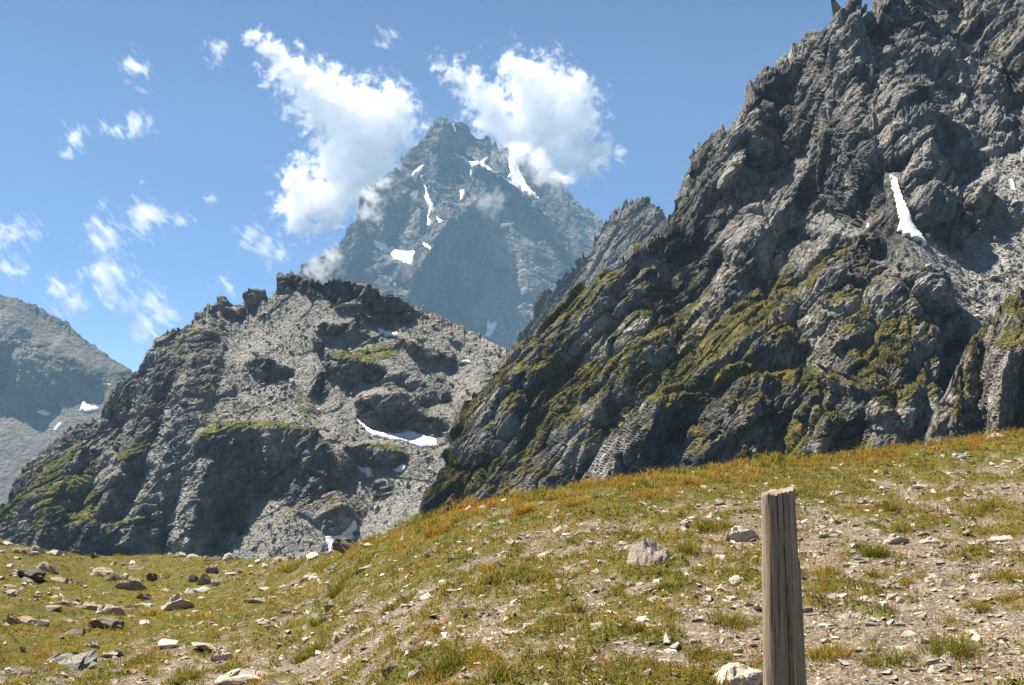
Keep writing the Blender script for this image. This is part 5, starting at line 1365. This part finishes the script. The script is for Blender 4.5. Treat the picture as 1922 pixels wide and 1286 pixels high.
# ================================================================== clouds
def cloud_nodes():
    g = bpy.data.node_groups.new('cloud_density', 'GeometryNodeTree')
    g.interface.new_socket('Geometry', in_out='INPUT', socket_type='NodeSocketGeometry')
    g.interface.new_socket('Geometry', in_out='OUTPUT', socket_type='NodeSocketGeometry')
    return g
def cloud(name, blobs, Y, vox_px, label, kind=None, cat=None, group=None, dens=0.032, thick=0.6, nfreq=1.35, amp=1.1, thr=0.30, seed=0, ysc=1.0, streak=(1.0, 1.0), edge=0.45, tear=1.0):
    """a volume whose density is worked out point by point (blobs torn up by noise) and stored on a grid"""
    b = np.array([(q + (1.0,))[:4] for q in blobs], float)
    s = Y / FPX / cos(PITCH)
    X, K = ray(b[:, 0], b[:, 1])
    cx, cz, cr = X * Y, K * Y, b[:, 2] * s
    vox = vox_px * s
    pad = cr.max() * 0.55 + 4 * vox
    lo = np.array([(cx - cr).min() - pad, 0, (cz - cr).min() - pad]); hi = np.array([(cx + cr).max() + pad, 0, (cz + cr).max() + pad])
    ty = cr.max() * thick * 1.4
    nx, nz = int((hi[0] - lo[0]) / vox) + 1, int((hi[2] - lo[2]) / vox) + 1
    ny = max(8, int(2 * ty / (vox * 1.6)) + 1)
    gx = np.linspace(lo[0], hi[0], nx); gz = np.linspace(lo[2], hi[2], nz); gy = np.linspace(-ty, ty, ny)
    Zg, Yg, Xg = np.meshgrid(gz, gy, gx, indexing='ij')       # index = x + nx*(y + ny*z)
    shp = Xg.shape
    Xf, Yf, Zf = (Xg.ravel().astype(np.float32), Yg.ravel().astype(np.float32), Zg.ravel().astype(np.float32))
    u = 60 * s / nfreq
    # the shape itself is warped so nothing stays round
    wx = u * 0.55 * fbm(Xf / u, Yf / u, Zf / u, 3, seed + 700); wz = u * 0.55 * fbm(Xf / u, Yf / u, Zf / u + 9.0, 3, seed + 710)
    fx, fz = Xf + wx, Zf + wz
    S = np.zeros(len(Xf), np.float32)
    for i in range(len(cx)):
        d2 = ((fx - cx[i]) ** 2 + (fz - cz[i]) ** 2) / cr[i] ** 2 + Yf ** 2 / (cr[i] * thick) ** 2
        S = np.maximum(S, b[i, 3] * np.exp(-0.9 * d2)) + 0.16 * b[i, 3] * np.exp(-1.4 * d2)
    m = S > 0.04
    Xm, Ym, Zm = Xf[m], Yf[m], Zf[m]
    a = radians(-50); xs = (Xm * cos(a) + Zm * sin(a)) / streak[0]; zs = (-Xm * sin(a) + Zm * cos(a)) / streak[1]
    u2 = u * 0.5
    w1 = 0.35 * fbm(xs / u2, Ym / u2, zs / u2, 2, seed + 740)
    n = fbm(xs / u2 + w1, Ym / u2 - w1, zs / u2 + w1, 5, seed + 720, 0.62) 
    bil = 1 - np.abs(perlin(xs / u2 * 1.7, Ym / u2 * 1.7, zs / u2 * 1.7, seed + 735)) * 2
    v = S[m] + amp * (n * 1.25 + tear * (bil - 0.6) * 0.3) * (1.15 - 0.5 * np.clip(S[m], 0, 1))
    dd = np.zeros(len(Xf), np.float32)
    k = sstep(thr, thr + edge, v)
    dd[m] = k * (0.25 + 0.75 * sstep(thr, thr + 0.8, v)) * sstep(0.04, 0.12, S[m])
    me = bpy.data.meshes.new(name)
    co = np.zeros((len(dd), 3), np.float32); co[:, 0] = Xf; co[:, 1] = Yf; co[:, 2] = Zf
    me.vertices.add(len(dd)); me.vertices.foreach_set('co', co.ravel())
    at_ = me.attributes.new('dens', 'FLOAT', 'POINT'); at_.data.foreach_set('value', dd)
    o = bpy.data.objects.new(name, me); COL.objects.link(o)
    o.location = (0, Y, 0)
    g = cloud_nodes(); N = g.nodes; L = g.links
    gi = N.new('NodeGroupInput'); go = N.new('NodeGroupOutput')
    pos = N.new('GeometryNodeInputPosition'); sep = N.new('ShaderNodeSeparateXYZ'); L.new(pos.outputs[0], sep.inputs[0])
    def mth(op, a_, b_=0.0, c_=0.0):
        q = N.new('ShaderNodeMath'); q.operation = op
        for i_, v_ in enumerate((a_, b_, c_)):
            if isinstance(v_, bpy.types.NodeSocket): L.new(v_, q.inputs[i_])
            else: q.inputs[i_].default_value = v_
        return q.outputs[0]
    def idx(sock, l, h, n_): return mth('MINIMUM', mth('MAXIMUM', mth('ROUND', mth('MULTIPLY', mth('SUBTRACT', sock, float(l)), (n_ - 1) / float(h - l))), 0.0), n_ - 1.0)
    ix = idx(sep.outputs[0], lo[0], hi[0], nx); iy = idx(sep.outputs[1], -ty, ty, ny); iz = idx(sep.outputs[2], lo[2], hi[2], nz)
    i1 = mth('MULTIPLY_ADD', iz, float(ny), iy); i2 = mth('MULTIPLY_ADD', i1, float(nx), ix)
    na = N.new('GeometryNodeInputNamedAttribute'); na.data_type = 'FLOAT'; na.inputs['Name'].default_value = 'dens'
    si = N.new('GeometryNodeSampleIndex'); si.data_type = 'FLOAT'; si.domain = 'POINT'
    L.new(gi.outputs[0], si.inputs['Geometry']); L.new(na.outputs[0], si.inputs['Value']); L.new(i2, si.inputs['Index'])
    vc = N.new('GeometryNodeVolumeCube')
    L.new(si.outputs[0], vc.inputs['Density'])
    vc.inputs['Min'].default_value = (lo[0], -ty, lo[2]); vc.inputs['Max'].default_value = (hi[0], ty, hi[2])
    vc.inputs['Resolution X'].default_value = nx; vc.inputs['Resolution Y'].default_value = ny; vc.inputs['Resolution Z'].default_value = nz
    t = NT('cloud_vapour')
    at2 = t.attr('density')
    pv = t.n('ShaderNodeVolumePrincipled')
    pv.inputs['Density Attribute'].default_value = ''
    t.set(pv.inputs['Density'], t.math('MULTIPLY', at2, dens)); t.set(pv.inputs['Color'], (1.0, 1.0, 1.0)); t.set(pv.inputs['Anisotropy'], 0.62)
    mat = t.done(pv.outputs[0], True)
    smn = N.new('GeometryNodeSetMaterial'); smn.inputs['Material'].default_value = mat
    L.new(vc.outputs[0], smn.inputs[0]); L.new(smn.outputs[0], go.inputs[0])
    md = o.modifiers.new('density', 'NODES'); md.node_group = g
    me.materials.append(mat)
    tag(o, label, None, group, 'stuff')
    return o
YC = 6600
gc = 'white clouds in the blue sky'
cloud('cloud', [(478, 70, 16), (500, 92, 22), (527, 118, 30), (560, 145, 36), (590, 175, 46), (620, 200, 50), (655, 175, 28), (655, 225, 62), (700, 220, 58), (735, 190, 34), (745, 240, 42), (685, 275, 62), (640, 300, 50), (705, 320, 44),
                (660, 345, 48), (635, 375, 42), (600, 375, 46), (570, 385, 42), (556, 340, 34, .8), (572, 308, 24, .7), (555, 412, 28), (610, 412, 26, .8), (690, 360, 34), (572, 432, 14, .8), (500, 142, 14, .5)],
      YC, 2.3, 'largest white cloud, stretching from the upper left down to the left flank of the high peak', cat='cloud', group=gc, seed=1)
cloud('cloud', [(828, 118, 20, .55), (860, 142, 28, .65), (890, 162, 32, .8), (912, 188, 40), (928, 222, 38), (965, 115, 26), (985, 150, 42), (1002, 188, 56), (1022, 130, 24, .8), (1052, 165, 36), (1082, 172, 34), (1072, 222, 50),
                (1012, 242, 60), (962, 245, 42), (1062, 272, 46), (1110, 292, 36, .9), (1080, 322, 28, .9), (1040, 310, 36), (1148, 290, 22, .6), (1172, 305, 12, .5), (1096, 150, 15, .7), (985, 285, 36, .9)],
      YC, 2.3, 'big white cloud over the right shoulder of the high peak', cat='cloud', group=gc, seed=2)
wk = dict(cat='cloud', group=gc, amp=1.3, thr=0.42, thick=0.7, dens=0.017, edge=0.6, streak=(2.6, 1.0), nfreq=1.7)
cloud('cloud', [(410, 95, 20, .8), (420, 75, 14, .7), (400, 118, 10, .7), (380, 80, 12, .6)], YC, 1.8, 'ragged small cloud just left of the tip of the largest cloud', seed=3, **wk)
cloud('cloud', [(250, 125, 24, .75), (275, 130, 18, .8), (235, 110, 14, .6), (270, 170, 12, .65)], YC, 1.8, 'thin torn wisp high in the upper left sky', seed=4, **wk)
cloud('cloud', [(135, 262, 24, .8), (128, 285, 16, .85), (148, 240, 12, .6)], YC, 1.8, 'narrow upright wisp at the left', seed=5, **wk)
cloud('cloud', [(192, 244, 14, .8), (213, 244, 16, .85)], YC, 1.8, 'tiny flat cloud left of a slightly larger one', seed=6, **wk)
cloud('cloud', [(258, 232, 24, .95), (250, 250, 16, .8), (268, 218, 12, .7)], YC, 1.8, 'small puff right of the tiny flat cloud', seed=7, **wk)
cloud('cloud', [(270, 412, 34, 1), (250, 418, 20, .8), (295, 405, 20, .8), (340, 415, 18, .8), (285, 385, 10, .7)], YC, 1.8, 'compact white puff in the mid left sky', seed=8, **wk)
cloud('cloud', [(195, 450, 28, .95), (178, 432, 20, .8), (210, 435, 18, .8), (188, 470, 14, .8)], YC, 1.8, 'white puff lower left of the compact one', seed=9, **wk)
cloud('cloud', [(195, 380, 12, .75), (268, 342, 10, .7), (396, 373, 13, .85)], YC, 1.8, 'three specks of cloud above the compact puff', seed=10, **wk)
cloud('cloud', [(205, 515, 34, .95), (165, 515, 16, .75), (240, 520, 20, .8), (150, 530, 14, .7)], YC, 1.8, 'wide low puff above the split cloud at the left', seed=11, **wk)
cloud('cloud', [(110, 545, 26, .9), (135, 570, 24, .85), (155, 580, 16, .75)], YC, 1.8, 'slanting puff above the far mountain', seed=12, **wk)
cloud('cloud', [(210, 560, 22, .8), (235, 580, 26, .85), (265, 610, 28, .85), (285, 560, 28, .9), (300, 590, 32, .9), (270, 635, 18, .7), (320, 610, 16, .6)], YC, 1.8, 'split milky cloud low between the far mountain and the ridge', seed=13, **wk)
cloud('cloud', [(470, 440, 24, .8), (495, 465, 26, .95), (515, 478, 22, .85), (455, 425, 14, .6), (505, 500, 14, .7)], YC, 1.8, 'slanting cloud left of the lower part of the largest cloud', seed=14, **wk)
cloud('cloud', [(415, 525, 16, .85), (430, 540, 16, .9), (440, 555, 12, .7), (408, 512, 8, .6)], YC, 1.8, 'small streak of cloud above the ridge crags', seed=15, **wk)
cloud('cloud', [(30, 440, 30, .75), (60, 438, 20, .7), (0, 445, 22, .8), (20, 505, 26, .85), (45, 508, 16, .7), (-20, 500, 20, .8)], YC, 1.8, 'pair of thin clouds at the left edge', seed=16, **wk)
cloud('cloud', [(1052, 92, 16, .7), (960, 68, 12, .7), (1065, 105, 10, .7), (910, 88, 9, .75), (730, 70, 22, .6)], YC, 1.8, 'few thin wisps above the two big clouds', seed=17, **wk)
# mist touching the peak
gm_ = 'mist clinging to the high peak'
mk = dict(kind='stuff', group=gm_, amp=1.0, thr=0.42, thick=0.9, edge=0.55, nfreq=1.3)
cloud('mist', [(975, 285, 30, 1), (1000, 300, 30, 1), (1022, 318, 28, 1), (1040, 335, 24, .9), (1060, 340, 20, .9), (990, 325, 18, .7), (950, 270, 18, .7), (1048, 362, 14, .7)], 4800, 1.7, 'bank of mist hiding the right shoulder of the high peak', seed=21, dens=0.03, **mk)
cloud('mist', [(745, 320, 18, .7), (722, 345, 22, .95), (700, 372, 26, 1), (686, 395, 22, .95), (705, 400, 18, .7)], 4370, 1.7, 'mist rising along the left edge of the high peak', seed=22, dens=0.02, **mk)
cloud('mist', [(900, 382, 20, .8), (920, 378, 24, .9), (938, 372, 16, .8), (918, 395, 18, .8)], 4260, 1.7, 'small wisp of mist in front of the middle of the high peak', seed=23, dens=0.014, **mk)
cloud('mist', [(625, 475, 16, .95), (612, 490, 20, 1), (598, 505, 20, 1), (580, 515, 16, .9), (630, 458, 10, .7)], 4260, 1.7, 'wisp of mist behind the summit of the middle mountain', seed=24, dens=0.022, **mk)
# valley floor under everything
v = np.array([[-4900, -100, -900], [4900, -100, -900], [4900, 5900, -900], [-4900, 5900, -900]], float)
o = mesh_np('valley_ground', v, np.array([[0, 1, 2, 3]]), M_A)
tag(o, kind='structure')
